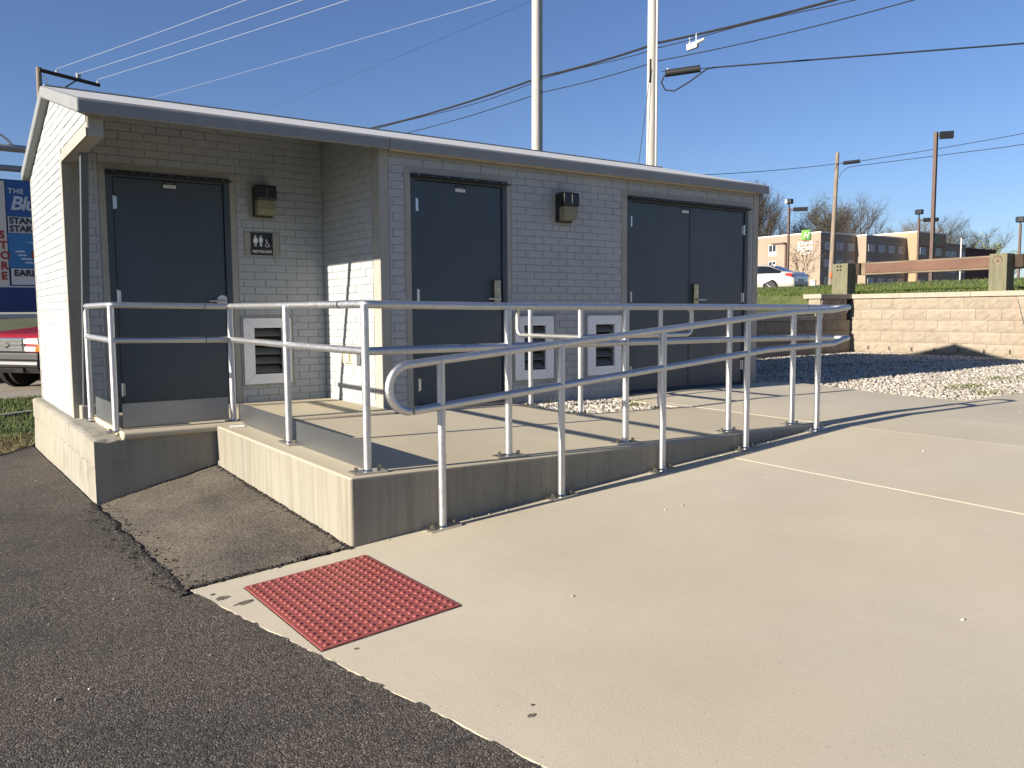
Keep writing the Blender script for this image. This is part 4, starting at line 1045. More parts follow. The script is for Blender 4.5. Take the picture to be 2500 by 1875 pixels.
# ------------------------------------------------------------------ vehicles
def loft(stations, nseg_names=None):
    rings = []
    for (x, pts) in stations: rings.append([(x, y, z) for y, z in pts] + [(x, -y, z) for y, z in pts[::-1]])
    return rings
def car(name, label, loc, rz, paint, scale=1.0, group=None):
    """sedan, nose towards local +x; ground at z=0"""
    t = thing(name, label, 'car', loc, rz, group)
    # x, roof/hood z, belt z, half width at belt, half width at top, floor z
    S_ = [(2.48, .50, .48, .42, .30, .34), (2.44, .66, .58, .66, .55, .24), (2.30, .78, .68, .80, .66, .20), (1.9, .86, .78, .89, .74, .19), (1.4, .92, .84, .92, .76, .19), (.98, .97, .88, .93, .76, .19),
          (.86, 1.01, .89, .93, .74, .19), (.12, 1.37, .92, .93, .60, .19), (-.35, 1.44, .93, .93, .585, .19), (-.9, 1.43, .945, .93, .585, .19), (-1.22, 1.385, .955, .925, .59, .19), (-1.88, 1.10, .965, .90, .66, .20), (-2.0, 1.075, .965, .89, .68, .21), (-2.38, 1.045, .94, .84, .66, .24), (-2.50, .90, .86, .78, .62, .28), (-2.54, .60, .58, .74, .60, .36), (-2.50, .40, .39, .68, .55, .34)]
    rings = []
    for x, zt, zb, wb, wt, zf in S_:
        prof = [(0, zf), (wb*.72, zf), (wb*.93, zf+.06), (wb*.985, zf+(zb-zf)*.45), (wb*1.0, zf+(zb-zf)*.72), (wb*.965, zb), (wt+(wb*.965-wt)*.5 if zt-zb > .25 else wt+(wb*.965-wt)*.62, zb+(zt-zb)*.52), (wt, zt-(.035 if zt-zb > .2 else .012)), (wt*.72, zt), (0, zt+.004)]
        rings.append([(x, y, z) for y, z in prof])
    n = len(rings[0])
    body = MB(); glassS = MB(); glassR = MB(); glassF = MB()
    for i in range(len(rings)-1):
        for j in range(n-1):
            for s in (1, -1):
                q = [rings[i][j], rings[i+1][j], rings[i+1][j+1], rings[i][j+1]]
                q = [(x, y*s, z) for x, y, z in q]
                if s < 0: q = q[::-1]
                body.add(q, [(0, 1, 2, 3)])
    bo_ = body.build('body', paint, t, local=True)
    # merge vertices for smooth shading
    import bmesh
    b = bmesh.new(); b.from_mesh(bo_.data); bmesh.ops.remove_doubles(b, verts=b.verts, dist=1e-4); bmesh.ops.recalc_face_normals(b, faces=b.faces); b.to_mesh(bo_.data); b.free()
    for q in bo_.data.polygons: q.use_smooth = True
    def strip(mbx, i0, i1, j0, j1, lo, hi, off, sides):
        for s in sides:
            A = [Vector(rings[i0][j]) for j in (j0, j1)]; B = [Vector(rings[i1][j]) for j in (j0, j1)]
            a0 = A[0].lerp(A[1], lo); a1 = A[0].lerp(A[1], hi); b0 = B[0].lerp(B[1], lo); b1 = B[0].lerp(B[1], hi)
            q = [(p_.x, (p_.y+off)*s, p_.z+off*.4) for p_ in (a0, b0, b1, a1)]
            mbx.add(q if s > 0 else q[::-1], [(0, 1, 2, 3)])
    for i in range(7, 11):                          # side glass band, split at the pillars
        for sd in (1, -1):
            m1 = MB(); strip(m1, i, i+1, 5, 6, .16, 1., .006, (sd,)); strip(m1, i, i+1, 6, 7, 0, .82, .006, (sd,))
            m1.build('side_window', 'car_glass', t, local=True)
    def cross(i0, i1, lo, hi, name):
        m1 = MB(); A, B = rings[i0], rings[i1]
        rows_ = []
        for tt in (lo, hi):
            row = []
            for j in (7, 8, 9): 
                a = Vector(A[j]).lerp(Vector(B[j]), tt); row.append(a)
            rows_.append(row)
        nrm_ = Vector(((1 if i0 < 9 else -1)*.55, 0, .84))*.006
        for s in (1, -1):
            for j in range(2):
                q = [rows_[0][j], rows_[1][j], rows_[1][j+1], rows_[0][j+1]]
                q = [(p_.x+nrm_.x, p_.y*s*.97, p_.z+nrm_.z) for p_ in q]
                m1.add(q if s > 0 else q[::-1], [(0, 1, 2, 3)])
        m1.build(name, 'car_glass', t, local=True)
    cross(6, 7, .05, .93, 'windshield'); cross(10, 11, .08, .97, 'rear_window')
    for s in (1, -1):
        for wx in (1.48, -1.40):
            yb = .90*s
            MB().tube([(wx, s*.78, .33), (wx, s*.912, .33)], .385, 28).build('wheel_arch', 'arch_black', t, local=True)
            w = MB().tube([(wx, s*.72, .325), (wx, s*.90, .325), (wx, s*.922, .325)], [.325, .325, .300], 28).build('wheel', 'tyre', t, local=True)
            rm = MB()
            for k in range(7):
                a = 2*math.pi*k/7
                rm.tube([(wx+.05*math.cos(a), s*.926, .325+.05*math.sin(a)), (wx+.215*math.cos(a), s*.922, .325+.215*math.sin(a))], [.030, .024], 5)
            rm.tube([(wx+.222*math.cos(2*math.pi*k/24), s*.918, .325+.222*math.sin(2*math.pi*k/24)) for k in range(25)], .016, 5)
            rm.tube([(wx, s*.915, .325), (wx, s*.938, .325)], .055, 12)
            r_ = rm.build('rim', 'rim', w, local=True)
        q = MB().prism([(-2.50, .80), (-2.10, .87), (-2.14, .955), (-2.36, .975), (-2.47, .94)], 1, s*.74, s*.905); q.build('tail_light', 'tail_lamp', t, local=True, bevel=.02)
        MB().prism([(2.20, .62), (2.42, .58), (2.36, .70), (2.05, .76)], 1, s*.60, s*.85).build('headlight', 'lamp_clear', t, local=True, bevel=.02)
        MB().box(.35, .55, s*.90, s*1.06, .90, 1.02).build('mirror', paint, t, local=True, bevel=.03)
        MB().box(-.45, -.30, s*.925, s*.942, .80, .825).build('door_handle', 'chrome', t, local=True)
        MB().tube([(-.42, s*.934, .30), (-.40, s*.938, .6), (-.43, s*.925, .90)], .004, 4).build('door_gap', 'arch_black', t, local=True)
    MB().box(-2.555, -2.46, -.26, .26, .60, .72).build('licence_plate', 'sign_board', t, local=True)
    MB().box(-2.56, -2.44, -.62, .62, .745, .775).build('trunk_trim', 'chrome', t, local=True)
    MB().box(-2.58, -2.40, -.74, .74, .36, .42).build('bumper', 'black_plastic', t, local=True, bevel=.02)
    MB().prism([(-1.05, 1.425), (-1.22, 1.40), (-1.20, 1.475)], 1, -.02, .02).build('roof_antenna', paint, t, local=True)
    t.scale = (scale,)*3
    return t
vd = Vector((.79, .61)); rt_ = Vector((.61, -.79))
th = math.radians(27)
rear = rt_*math.cos(th) - vd*math.sin(th); head = -rear
wc = Vector((30.1, 19.1))                            # rear wheel, camera side
hd = head.normalized(); lf = Vector((-hd.y, hd.x))
org_ = wc + hd*1.40 - lf*.9
car('parked_car', 'pearl white sedan seen from behind, parked on the rise by the hotel', (org_.x, org_.y, 1.70), math.atan2(hd.y, hd.x), 'pearl_paint')
car('parked_car', 'black car behind the red pickup at the left edge', (-2.95, 17.2, GA(-2.2, 17)-.02), math.radians(8), 'dark_paint')
# red pickup
def pickup(loc, rz):
    t = thing('pickup_truck', 'red pickup truck with a wide slatted grille parked on the gravel lot', 'truck', loc, rz)
    MB().prism([(2.78, .72), (2.84, .78), (2.83, 1.06), (2.70, 1.13), (1.45, 1.25), (1.30, 1.26), (.75, 1.80), (-.35, 1.86), (-.95, 1.80), (-1.05, 1.30), (-2.9, 1.30), (-2.9, .62), (2.70, .62)], 1, -.93, .93).build('body', 'red_paint', t, local=True, bevel=.06, segs=3)
    MB().prism([(1.22, 1.30), (.74, 1.76), (.68, 1.76), (1.12, 1.28)], 1, -.80, .80).build('windshield', 'car_glass', t, local=True)
    MB().prism([(1.275, 1.30), (.80, 1.765), (.785, 1.745), (1.25, 1.29)], 1, -.78, .78).build('windshield', 'car_glass', t, local=True)
    for s in (1, -1):
        MB().prism([(1.0, 1.32), (.64, 1.72), (-.85, 1.74), (-.92, 1.32)], 1, s*.925, s*.938).build('side_window', 'car_glass', t, local=True)
        for wx in (1.92, -1.75):
            MB().tube([(wx, s*.80, .42), (wx, s*.943, .42)], .47, 28).build('wheel_arch', 'arch_black', t, local=True)
            w = MB().tube([(wx, s*.66, .385), (wx, s*.93, .385), (wx, s*.955, .385)], [.385, .385, .35], 28).build('wheel', 'tyre', t, local=True)
            MB().tube([(wx, s*.95, .385), (wx, s*.965, .385)], [.23, .20], 16).build('rim', 'rim', w, local=True)
        h = MB().prism([(s*.50, .93), (s*.90, .915), (s*.88, 1.045), (s*.53, 1.04)], 0, 2.72, 2.865).build('headlight', 'lamp_clear', t, local=True, bevel=.015)
        MB().prism([(s*.50, .775), (s*.89, .775), (s*.90, .875), (s*.50, .88)], 0, 2.72, 2.858).build('headlight', 'lamp_clear', t, local=True, bevel=.015)
        MB().prism([(s*.80, .78), (s*.925, .78), (s*.93, .93), (s*.82, .88)], 0, 2.70, 2.862).build('turn_signal', 'amber', t, local=True)
        pass
    MB().box(2.60, 2.95, -.97, .97, .60, .757).build('bumper_top', 'black_plastic', t, local=True, bevel=.03)
    MB().box(2.74, 2.862, -.50, .50, .765, 1.055).build('grille_surround', 'chrome', t, local=True, bevel=.02)
    gi = MB().box(2.85, 2.868, -.465, .465, .79, 1.03).build('grille', 'black_plastic', t, local=True)
    for k in range(9):
        z = .797+k*.027; MB().box(2.866, 2.880, -.465, .465, z, z+.010).build('grille_bar', 'tube_grey', gi, local=True)
    MB().box(2.866, 2.893, -.46, .46, .90, .922).build('grille_bar', 'chrome', gi, local=True)
    e_ = MB(); e_.prism([(-.115, .88), (-.085, .94), (-.045, .94), (-.045, .965), (.045, .965), (.045, .94), (.115, .94), (.085, .88), (.045, .88), (.045, .855), (-.045, .855), (-.045, .88)], 0, 2.888, 2.905); e_.build('front_emblem', 'chrome', gi, local=True)
    MB().prism([(2.60, .45), (2.95, .46), (2.98, .52), (2.965, .598), (2.60, .598)], 1, -.975, .975).build('bumper', 'bumper_grey', t, local=True, bevel=.03, segs=3)
    MB().prism([(2.60, .32), (2.84, .34), (2.92, .448), (2.60, .448)], 1, -.92, .92).build('air_dam', 'black_plastic', t, local=True, bevel=.02)
    for s in (1, -1): MB().box(2.90, 2.945, s*.42-.12, s*.42+.12, .36, .45).build('fog_light_opening', 'dark_hole', t, local=True)
    MB().box(-2.7, 2.6, -.8, .8, .36, .62).build('chassis', 'arch_black', t, local=True)
    return t
a_ = math.radians(57)
hd = Vector((-math.sin(a_), -math.cos(a_))); lf = Vector((-hd.y, hd.x))
cn = Vector((-1.27, 12.45))                          # front corner nearest the building
o_ = cn - hd*2.85 - lf*.93
pickup((o_.x, o_.y, GA(-1.3, 12.6)-.02), math.atan2(hd.y, hd.x))

# ------------------------------------------------------------------ roadside sign (left edge)
YS = 21.6
rs = thing('roadside_sign', 'tall blue and white changeable letter sign on grey tubes at the left edge', 'sign', (-1, YS, GA(-1, YS)))
def sp(x0, x1, z0, z1, mat, name, dy=0, par=None): return MB().box(x0, x1, YS-.06-dy, YS+.1, z0, z1).build(name, mat, par or rs)
MB().box(-3.2, 1.6, YS, YS+.35, 1.02, 4.80).build('sign_cabinet', 'sign_navy', rs)
sp(-1.55, -.985, 1.78, 4.74, 'sign_cream', 'side_panel')
sp(-.965, 1.55, 3.76, 4.76, 'sign_blue', 'name_panel'); b1 = sp(-.94, 1.55, 3.29, 3.75, 'sign_board', 'letter_board')
sp(-.965, 1.55, 2.30, 3.28, 'sign_lightblue', 'picture_panel'); b2 = sp(-.93, 1.55, 1.81, 2.28, 'sign_board', 'letter_board')
sp(-1.55, 1.55, 1.735, 1.775, 'sign_pale', 'divider_strip'); sp(-1.55, 1.55, 1.03, 1.73, 'sign_navy', 'lower_panel')
R_, U_ = (1, 0, 0), (0, 0, 1); yl = YS-.07
text_mesh('lettering', 'THE', .19, 'sign_pale', rs, (-.90, yl, 4.41), R_, U_, .01, space=1.15, bold=.006)
text_mesh('lettering', 'Blu', .54, 'sign_pale', rs, (-.88, yl, 3.95), R_, U_, .01, shear=.25, bold=.012, space=.9)
text_mesh('lettering', 'STANDA', .25, 'sign_letter', b1, (-.915, yl, 3.55), R_, U_, .01, bold=.006, space=.96)
text_mesh('lettering', 'STARTI', .25, 'sign_letter', b1, (-.915, yl, 3.325), R_, U_, .01, bold=.006, space=.96)
text_mesh('lettering', 'EARLY', .25, 'sign_letter', b2, (-.86, yl, 2.06), R_, U_, .01, bold=.007, space=1.0)
for k, ch in enumerate('STORE'): text_mesh('lettering', ch, .30, 'sign_red', rs, (-1.18, yl, 3.12-k*.29), R_, U_, .01, bold=.01)
ln = MB()
for k, (a, b) in enumerate(((-.80, -.56), (-.73, -.52), (-.66, -.38), (-.56, -.36))): ln.box(a, b, YS-.066, YS-.061, 2.74-k*.105, 2.785-k*.105)
ln.build('small_print', 'sign_pale', rs)
MB().prism([(-.52, 3.05), (-.10, 2.92), (.2, 3.0), (-.1, 3.02)], 1, YS-.067, YS-.061).build('swoosh', 'sign_pale', rs)
text_mesh('lettering', 'B', .26, 'sign_red', rs, (-.40, yl, 2.60), R_, U_, .01, bold=.012)
for z, r in ((5.70, .105), (5.13, .09)): MB().tube([(-3.6, YS+.12, z), (1.8, YS+.12, z)], r, 14).build('cross_tube', 'tube_grey', rs, smooth=True)
for x in (-3.0, 1.4): MB().tube([(x, YS+.15, GA(x, YS)-.1), (x, YS+.15, 5.9)], .13, 14).build('support_post', 'tube_grey', rs, smooth=True)
MB().tube([(-1.5, YS+.1, 6.06), (-1.15, YS+.1, 6.10), (-.95, YS+.1, 6.03), (-.83, YS+.1, 5.93), (-.72, YS+.1, 5.80)], .035, 8).build('lamp_arm', 'far_white', rs, smooth=True)

# ------------------------------------------------------------------ utility poles and wires
def pole(name, label, base, top, r0, r1, mat, group=None):
    t = thing(name, label, 'utility pole', base, group=group)
    b, p2 = Vector(base), Vector(top)
    MB().tube([b.lerp(p2, k/8) for k in range(9)], [r0+(r1-r0)*k/8 for k in range(9)], 14).build('shaft', mat, t, smooth=True)
    return t
def wire(pts, r, mat, label, name='overhead_wire', sag=0., n=20):
    if len(pts) == 2:
        a, b = Vector(pts[0]), Vector(pts[1]); pts = [a.lerp(b, k/n) - Vector((0, 0, sag*4*(k/n)*(1-k/n))) for k in range(n+1)]
    o = MB().tube(pts, r, 6).build(name, mat)
    return tag(o, label, 'wire', 'overhead wires')
P1, P2 = Vector((12.28, 14.02)), Vector((12.90, 9.775))
p1 = pole('utility_pole', 'pale wooden utility pole with conduit behind the roof, left of the pair', (P1.x, P1.y, .9), (P1.x+.1, P1.y+.05, 14.5), .155, .135, 'pole_wood', 'pale poles behind the roof')
MB().tube([(P1.x+.14, P1.y-.07, .9), (P1.x+.23, P1.y-.03, 14.4)], .035, 10).build('conduit', 'conduit', p1, smooth=True)
p2 = pole('utility_pole', 'pale wooden utility pole with conduit behind the roof, right of the pair', (P2.x-.02, P2.y, .9), (P2.x+.03, P2.y, 13.5), .135, .115, 'pole_wood', 'pale poles behind the roof')
MB().tube([(P2.x+.02, P2.y-.14, .9), (P2.x+.07, P2.y-.13, 13.4)], .032, 10).build('conduit', 'conduit', p2, smooth=True)
MB().tube([(P2.x-.12, P2.y-.06, 6.9), (P2.x-.12, P2.y-.06, 7.5)], .02, 8).build('ground_clamp', 'arm_wood', p2)
A3, B3, C3, D3 = Vector((10.2, 27, 8.05)), Vector((P1.x+.16, P1.y-.12, 7.95)), Vector((P2.x+.13, P2.y-.10, 7.94)), Vector((14.4, .5, 7.88))
bun = [A3.lerp(B3, k/12) - Vector((0, 0, .25*4*(k/12)*(1-k/12))) for k in range(13)] + [B3.lerp(C3, k/6) - Vector((0, 0, .05*4*(k/6)*(1-k/6))) for k in range(1, 7)] + [C3.lerp(D3, k/12) - Vector((0, 0, .14*4*(k/12)*(1-k/12))) for k in range(1, 13)]
wire(bun, .030, 'cable_black', 'thick black cable bundle strung between the two pale poles', 'cable_bundle')
wire([q + Vector((.0, 0, -.08-.05*math.sin(i*.8))) for i, q in enumerate(bun)], .012, 'cable_black', 'loose thin cable lashed just under the thick black bundle')
wire([q + Vector((.0, 0, -.46)) for q in bun], .013, 'cable_black', 'thin black wire running below the thick cable bundle')
def hang(c, k, d): return c.lerp(D3, k) - Vector((0, 0, .14*4*k*(1-k))) + Vector((0, 0, d))
cbx = thing('cable_box', 'small grey amplifier box hanging from the cable bundle beside the right pale pole', 'cable box', hang(C3, .11, -.3))
q = hang(C3, .115, -.24)
MB().box(q.x-.05, q.x+.05, q.y-.17, q.y+.17, q.z-.10, q.z+.06).build('housing', 'box_grey', cbx, bevel=.015)
for dy in (-.12, .10): MB().tube([(q.x, q.y+dy, q.z+.06), (q.x, q.y+dy, q.z+.24), (q.x+.03, q.y+dy, q.z+.27)], .016, 6).build('hanger', 'cable_bare', cbx)
MB().tube([(q.x, q.y-.17, q.z+.03), (q.x, q.y-.40, q.z+.06)], [.05, .028], 8).build('connector', 'cable_bare', cbx)
# splice case on the branch line
S0, S1 = Vector((13.06, 9.58, 7.19)), Vector((18.6, 2.7, 7.14))
dirn = (S1-S0).normalized()
spc = thing('splice_case', 'black cylindrical splice case hanging next to the right pale pole', 'cable splice', S0 + dirn*.1)
MB().tube([S0+dirn*.10+Vector((0, 0, -.06)), S0+dirn*1.00+Vector((0, 0, .0))], .095, 12).build('casing', 'cable_black', spc, smooth=True)
MB().tube([S0+dirn*.14+Vector((0, 0, .035)), S0+dirn*.18+Vector((0, 0, .05))], .03, 6).build('clamp', 'cable_bare', spc)
wire([S0, S0+dirn*1.2, S0+dirn*3, S0+dirn*5, S0+dirn*9], .010, 'cable_black', 'thin support strand above the black splice case by the pole')
pts = [S0+dirn*.08+Vector((0, 0, -.1)), S0+dirn*.0+Vector((0, 0, -.28)), S0+dirn*.10+Vector((0, 0, -.48)), S0+dirn*.34+Vector((0, 0, -.52)), S0+dirn*.75+Vector((0, 0, -.30)), S0+dirn*1.15+Vector((0, 0, -.03)), S0+dirn*1.35+Vector((0, 0, .0)), S0+dirn*3, S0+dirn*5, S0+dirn*10]
wire(pts, .020, 'cable_black', 'black branch cable looping below the splice case and running off right')
wire([(P2.x-.12, P2.y-.08, 7.25), (P2.x-.55, P2.y+.05, 4.0)], .008, 'cable_black', 'slack guy wire slanting down from the right pale pole', sag=.06)
# far left pole with a side arm
lp = pole('utility_pole', 'brown utility pole with a one-sided crossarm rising behind the roof corner', (2.35, 42.2, -1.2), (2.50, 42.32, 13.30), .16, .125, 'brown_pole_wood')
arm0, arm1 = Vector((2.5, 42.2, 13.16)), Vector((5.45, 43.4, 13.10))
MB().tube([arm0, arm1], .10, 4).build('crossarm', 'arm_wood', lp); MB().tube([Vector((2.55, 42.2, 11.6)), arm0.lerp(arm1, .62)], .04, 6).build('brace', 'arm_wood', lp)
ins = []
for k in (.28, .62, .66, .97):
    q = arm0.lerp(arm1, k); MB().tube([q+Vector((0, 0, .08)), q+Vector((0, 0, .34 if .5 < k < .7 else .20))], .06, 8).build('insulator', 'insulator', lp); ins.append(q+Vector((0, 0, .28)))
MB().tube([(2.66, 42.2, 12.9), (2.85, 42.2, 12.7), (2.8, 42.2, 12.3), (2.7, 42.2, 12.0)], .03, 6).build('cutout', 'insulator', lp)
for a, b, lb in ((ins[0], (7.145, 25.428, 12.501), 'uppermost bright bare wire rising from the crossarm'), (ins[1], (8.823, 24.233, 12.487), 'middle bright bare wire rising from the crossarm'), (ins[3], (10.181, 23.267, 12.476), 'lowest bright bare wire rising from the crossarm tip')):
    a, b = Vector(a), Vector(b); wire([a, a+(b-a)*1.8], .0085, 'cable_bare', lb, sag=.1)
a, b = Vector((11.696, 58.322, 16.515)), Vector((14.071, 19.227, 12.067)); wire([a-(b-a)*.1, a+(b-a)*1.4], .0065, 'cable_bare', 'single bright wire crossing the sky left of the poles', sag=.1)
a, b = Vector((17.849, 53.83, 15.383)), Vector((12.634, 15.161, 10.509)); wire([a-(b-a)*.1, a+(b-a)*1.4], .005, 'cable_black', 'faint thin dark wire crossing the sky left of the poles', sag=.1)
# leaning pole by the hotel
rp_ = pole('utility_pole', 'weathered leaning utility pole in front of the tan hotel', (50.2, 29.4, 1.2), (51.25, 29.75, 12.15), .19, .125, 'brown_pole_wood')
MB().box(50.10, 50.16, 29.22, 29.36, 3.25, 3.60).build('orange_marker', 'orange', rp_)
h0 = Vector((51.1, 29.6, 11.35))
wire([h0, (24.0, 35.0, 9.0)], .022, 'cable_black', 'dark wire running left from the leaning pole to behind the roof', sag=.5)
sc2 = thing('splice_case', 'black splice case hanging beside the top of the leaning pole', 'cable splice', h0 + Vector((.5, -.5, .1)))
MB().tube([h0+Vector((.22, -.28, .02)), h0+Vector((.92, -1.15, .10))], .13, 10).build('casing', 'cable_black', sc2)
wire([h0, h0+Vector((.22, -.28, .03))], .022, 'cable_black', 'short dark lead joining the leaning pole to its splice case', n=2)
wire([h0+Vector((.92, -1.15, .1)), (63.0, 13.5, 13.9)], .022, 'cable_black', 'upper dark wire running right from the leaning pole', sag=.15)
wire([h0+Vector((.06, -.05, -1.0)), h0+Vector((.16, -.22, -.62)), h0+Vector((.40, -.55, -.30)), h0+Vector((.8, -1.1, -.22)), Vector((57, 21, 11.75)), Vector((63.0, 13.5, 12.8))], .022, 'cable_black', 'lower dark wire running right from the leaning pole')
# lamp posts
def shoebox(name, label, x, y, z0, z1, r, hl=1.0, d=(.62, -.78), arm=.15, group='parking lot lamp posts', th=.13):
    t = thing(name, label, 'lamp post', (x, y, z0), group=group)
    MB().box(x-r, x+r, y-r, y+r, z0-.3, z1).build('shaft', 'pole_bronze', t)
    dv = Vector((*d, 0)).normalized(); pv = Vector((-dv.y, dv.x, 0))
    c = Vector((x, y, z1-.18)) + dv*(arm+hl/2+r)
    vs = [c + dv*a*hl/2 + pv*b*.17*hl + Vector((0, 0, h)) for h in (-th*hl, th*hl) for a, b in ((-1, -1), (1, -1), (1, 1), (-1, 1))]
    MB().add(vs, [(3, 2, 1, 0), (4, 5, 6, 7)] + [(i, (i+1) % 4, 4+(i+1) % 4, 4+i) for i in range(4)]).build('lamp_head', 'lamp_black', t)
    MB().tube([Vector((x, y, z1-.18)), c-dv*hl*.45], .05, 6).build('arm', 'pole_bronze', t)
    return t
def flood(x, y, z0, z1, label, d2=(.6, -.8), box=True, lens='window_glass'):
    t = shoebox('lamp_post', label, x, y, z0, z1-.55, .075, 1.15, d2, .25) if box else thing('lamp_post', label, 'lamp post', (x, y, z0), group='parking lot lamp posts')
    if not box: MB().box(x-.07, x+.07, y-.07, y+.07, z0-.3, z1-.4).build('shaft', 'pole_bronze', t)
    MB().tube([(x, y, z1-.6), (x, y, z1-.25)], .06, 6).build('stem', 'lamp_black', t)
    MB().box(x-.20, x+.22, y-.28, y+.28, z1-.25, z1+.15).build('flood_head', 'lamp_black', t, bevel=.05)
    MB().prism([(y+.05, z1-.20), (y+.26, z1-.20), (y+.26, z1+.10), (y+.05, z1+.10)], 0, x-.215, x-.201).build('flood_lens', lens, t)
shoebox('lamp_post', 'tall rust-brown lamp post with a shoebox head rising beyond the guardrail', 41.75, 17.55, 1.6, 10.36, .085, .66, (.62, -.78), .10, th=.28)
flood(56.8, 37.85, 2.0, 10.05, 'floodlight post in front of the hotel lettering, with a side lamp', lens='lamp_clear')
flood(65.6, 31.5, 2.3, 9.1, 'floodlight post before the brick tower, with a side lamp')
flood(61.6, 21.8, 2.2, 7.35, 'floodlight post standing at the right edge of the picture', box=False)
tl = thing('lamp_post', 'thin T-shaped lamp post before the lit hotel wall', 'lamp post', (60.6, 40.9, 2.2), group='parking lot lamp posts')
MB().box(60.52, 60.68, 40.82, 40.98, 2.0, 6.9).build('shaft', 'pole_bronze', tl); MB().box(60.2, 60.7, 40.9, 42.2, 6.84, 6.98).build('lamp_head', 'pole_bronze', tl)
MB().tube([(78.5, 34.4, 3.0), (78.5, 34.4, 7.7)], .07, 6).build('flag_pole_tmp', 'conduit')
o = bpy.data.objects['flag_pole_tmp']; o.name = 'thin_pole'; tag(o, 'thin pale pole standing before the low right wing of the hotel', 'pole')

# ------------------------------------------------------------------ trees
def tree(name, label, x, y, z0, h, spread, seed, twig='twigs', leaf=None, nleaf=0, trunk_r=None, lv1=9, up=.55, tw=1., lean=0., group='bare spring trees behind the hotel', start=.25, leafsize=.3, wide=1.):
    r = random.Random(seed); t = thing(name, label, 'tree', (x, y, z0), group=group)
    tr = MB(); tv = []; ends = []
    R0 = trunk_r or h*.017
    def seg(p, d, L, rad, lvl, n):
        pts = [p]; dd = d.copy()
        for k in range(n):
            dd = (dd + Vector((r.gauss(0, .16), r.gauss(0, .16), r.gauss(.05, .12)))).normalized(); pts.append(pts[-1] + dd*L/n)
        tr.tube(pts, [rad*(1-.6*k/n) for k in range(n+1)], 6 if lvl == 0 else (4 if lvl == 1 else 3), caps=False); return pts, dd
    def ribbon(p, d, L, w):
        q = d.cross(Vector((r.gauss(0, 1), r.gauss(0, 1), r.gauss(0, 1)))).normalized()*w
        m_ = p + d*L*.55 + Vector((r.gauss(0, .07), r.gauss(0, .07), r.gauss(0, .05)))*L; e_ = p + d*L
        tv.append((p-q, p+q, m_)); tv.append((m_-q*.6, m_+q*.6, e_)); ends.append(e_)
    pts, dd = seg(Vector((x, y, z0-.3)), Vector((lean, lean*.3, 1)).normalized(), h*.62, R0, 0, 6)
    for i in range(lv1):
        f = start + (1-start)*(i+.5)/lv1; k = f*6; a = pts[min(6, int(k))].lerp(pts[min(6, int(k)+1)], k % 1)
        az = i*2.4 + r.uniform(-.5, .5); e = up + .35*(f-.4) + r.uniform(-.12, .12)
        d = Vector((math.cos(az)*(1-e*.55), math.sin(az)*(1-e*.55), e)).normalized()
        L = h*spread*(1.0-.2*f)*r.uniform(.8, 1.15)
        q1, _ = seg(a, d, L, R0*.48*(1-.4*f), 1, 4)
        for j in range(6):
            g = .2+.8*(j+.6)/6; k2 = min(3.99, g*4); b = q1[int(k2)].lerp(q1[int(k2)+1], k2 % 1)
            d2 = ((q1[-1]-q1[0]).normalized() + Vector((r.gauss(0, .55), r.gauss(0, .55), r.gauss(.25, .35)))).normalized()
            L2 = L*.55*r.uniform(.7, 1.2)
            q2, _ = seg(b, d2, L2, R0*.19, 2, 3)
            for s_ in range(int(7*tw)):
                g3 = r.random(); k3 = min(2.99, g3*3); c = q2[int(k3)].lerp(q2[int(k3)+1], k3 % 1)
                d3 = (d2 + Vector((r.gauss(0, .6), r.gauss(0, .6), r.gauss(.25, .4)))).normalized()
                L3 = L2*.6*r.uniform(.6, 1.2); ribbon(c, d3, L3, R0*.062)
                for u_ in range(int(4*tw)):
                    c4 = c + d3*L3*r.uniform(.3, 1)
                    d4 = (d3 + Vector((r.gauss(0, .7), r.gauss(0, .7), r.gauss(.2, .4)))).normalized()
                    ribbon(c4, d4, L3*.7*r.uniform(.5, 1.2), R0*.040)
    zmax = max(q.z for tri in tv for q in tri); kz = (h)/(zmax-z0)
    fx = lambda q: Vector((x+(q[0]-x)*wide, y+(q[1]-y)*wide, z0+(q[2]-z0)*kz))
    tr.v = [tuple(fx(q)) for q in tr.v]; tv[:] = [tuple(fx(q) for q in tri) for tri in tv]; ends[:] = [fx(q) for q in ends]
    tr.build('trunk', 'bark', t)
    v = np.array([[tuple(q) for q in tri] for tri in tv]).reshape(-1, 3) - np.array((x, y, z0))
    o = np_mesh('crown', v, np.arange(len(v)).reshape(-1, 3), twig); o.parent = t
    if leaf:
        es = [r.choice(ends) for _ in range(nleaf)]
        lv = []
        for e_ in es:
            c = e_ + Vector((r.gauss(0, .3), r.gauss(0, .3), r.gauss(0, .3)))*leafsize*2
            a = Vector((r.gauss(0, 1), r.gauss(0, 1), r.gauss(0, 1))).normalized()*leafsize*r.uniform(.5, 1.2); b = a.cross(Vector((r.gauss(0, 1), r.gauss(0, 1), r.gauss(0, 1)))).normalized()*leafsize*.6
            lv += [c-a, c+b, c+a, c-b]
        v = np.array([tuple(q) for q in lv]) - np.array((x, y, z0))
        o = np_mesh('foliage', v, np.arange(len(v)).reshape(-1, 4), leaf); o.parent = t
    return t
TZ0 = 5.0
tree('bare_tree', 'tall hazy bare tree right behind the restroom roof corner', 137.8, 105.6, TZ0, 23.6, .30, 1, tw=2.7, lv1=20, start=.2, leaf='spring_leaves', nleaf=500, leafsize=.13, up=.75, wide=.8)
tree('bare_tree', 'bare tree with dark fine limbs left of the floodlight post', 141.8, 101.8, TZ0, 19.5, .34, 12, tw=2.3, lv1=16, start=.15, up=.65, wide=.85)
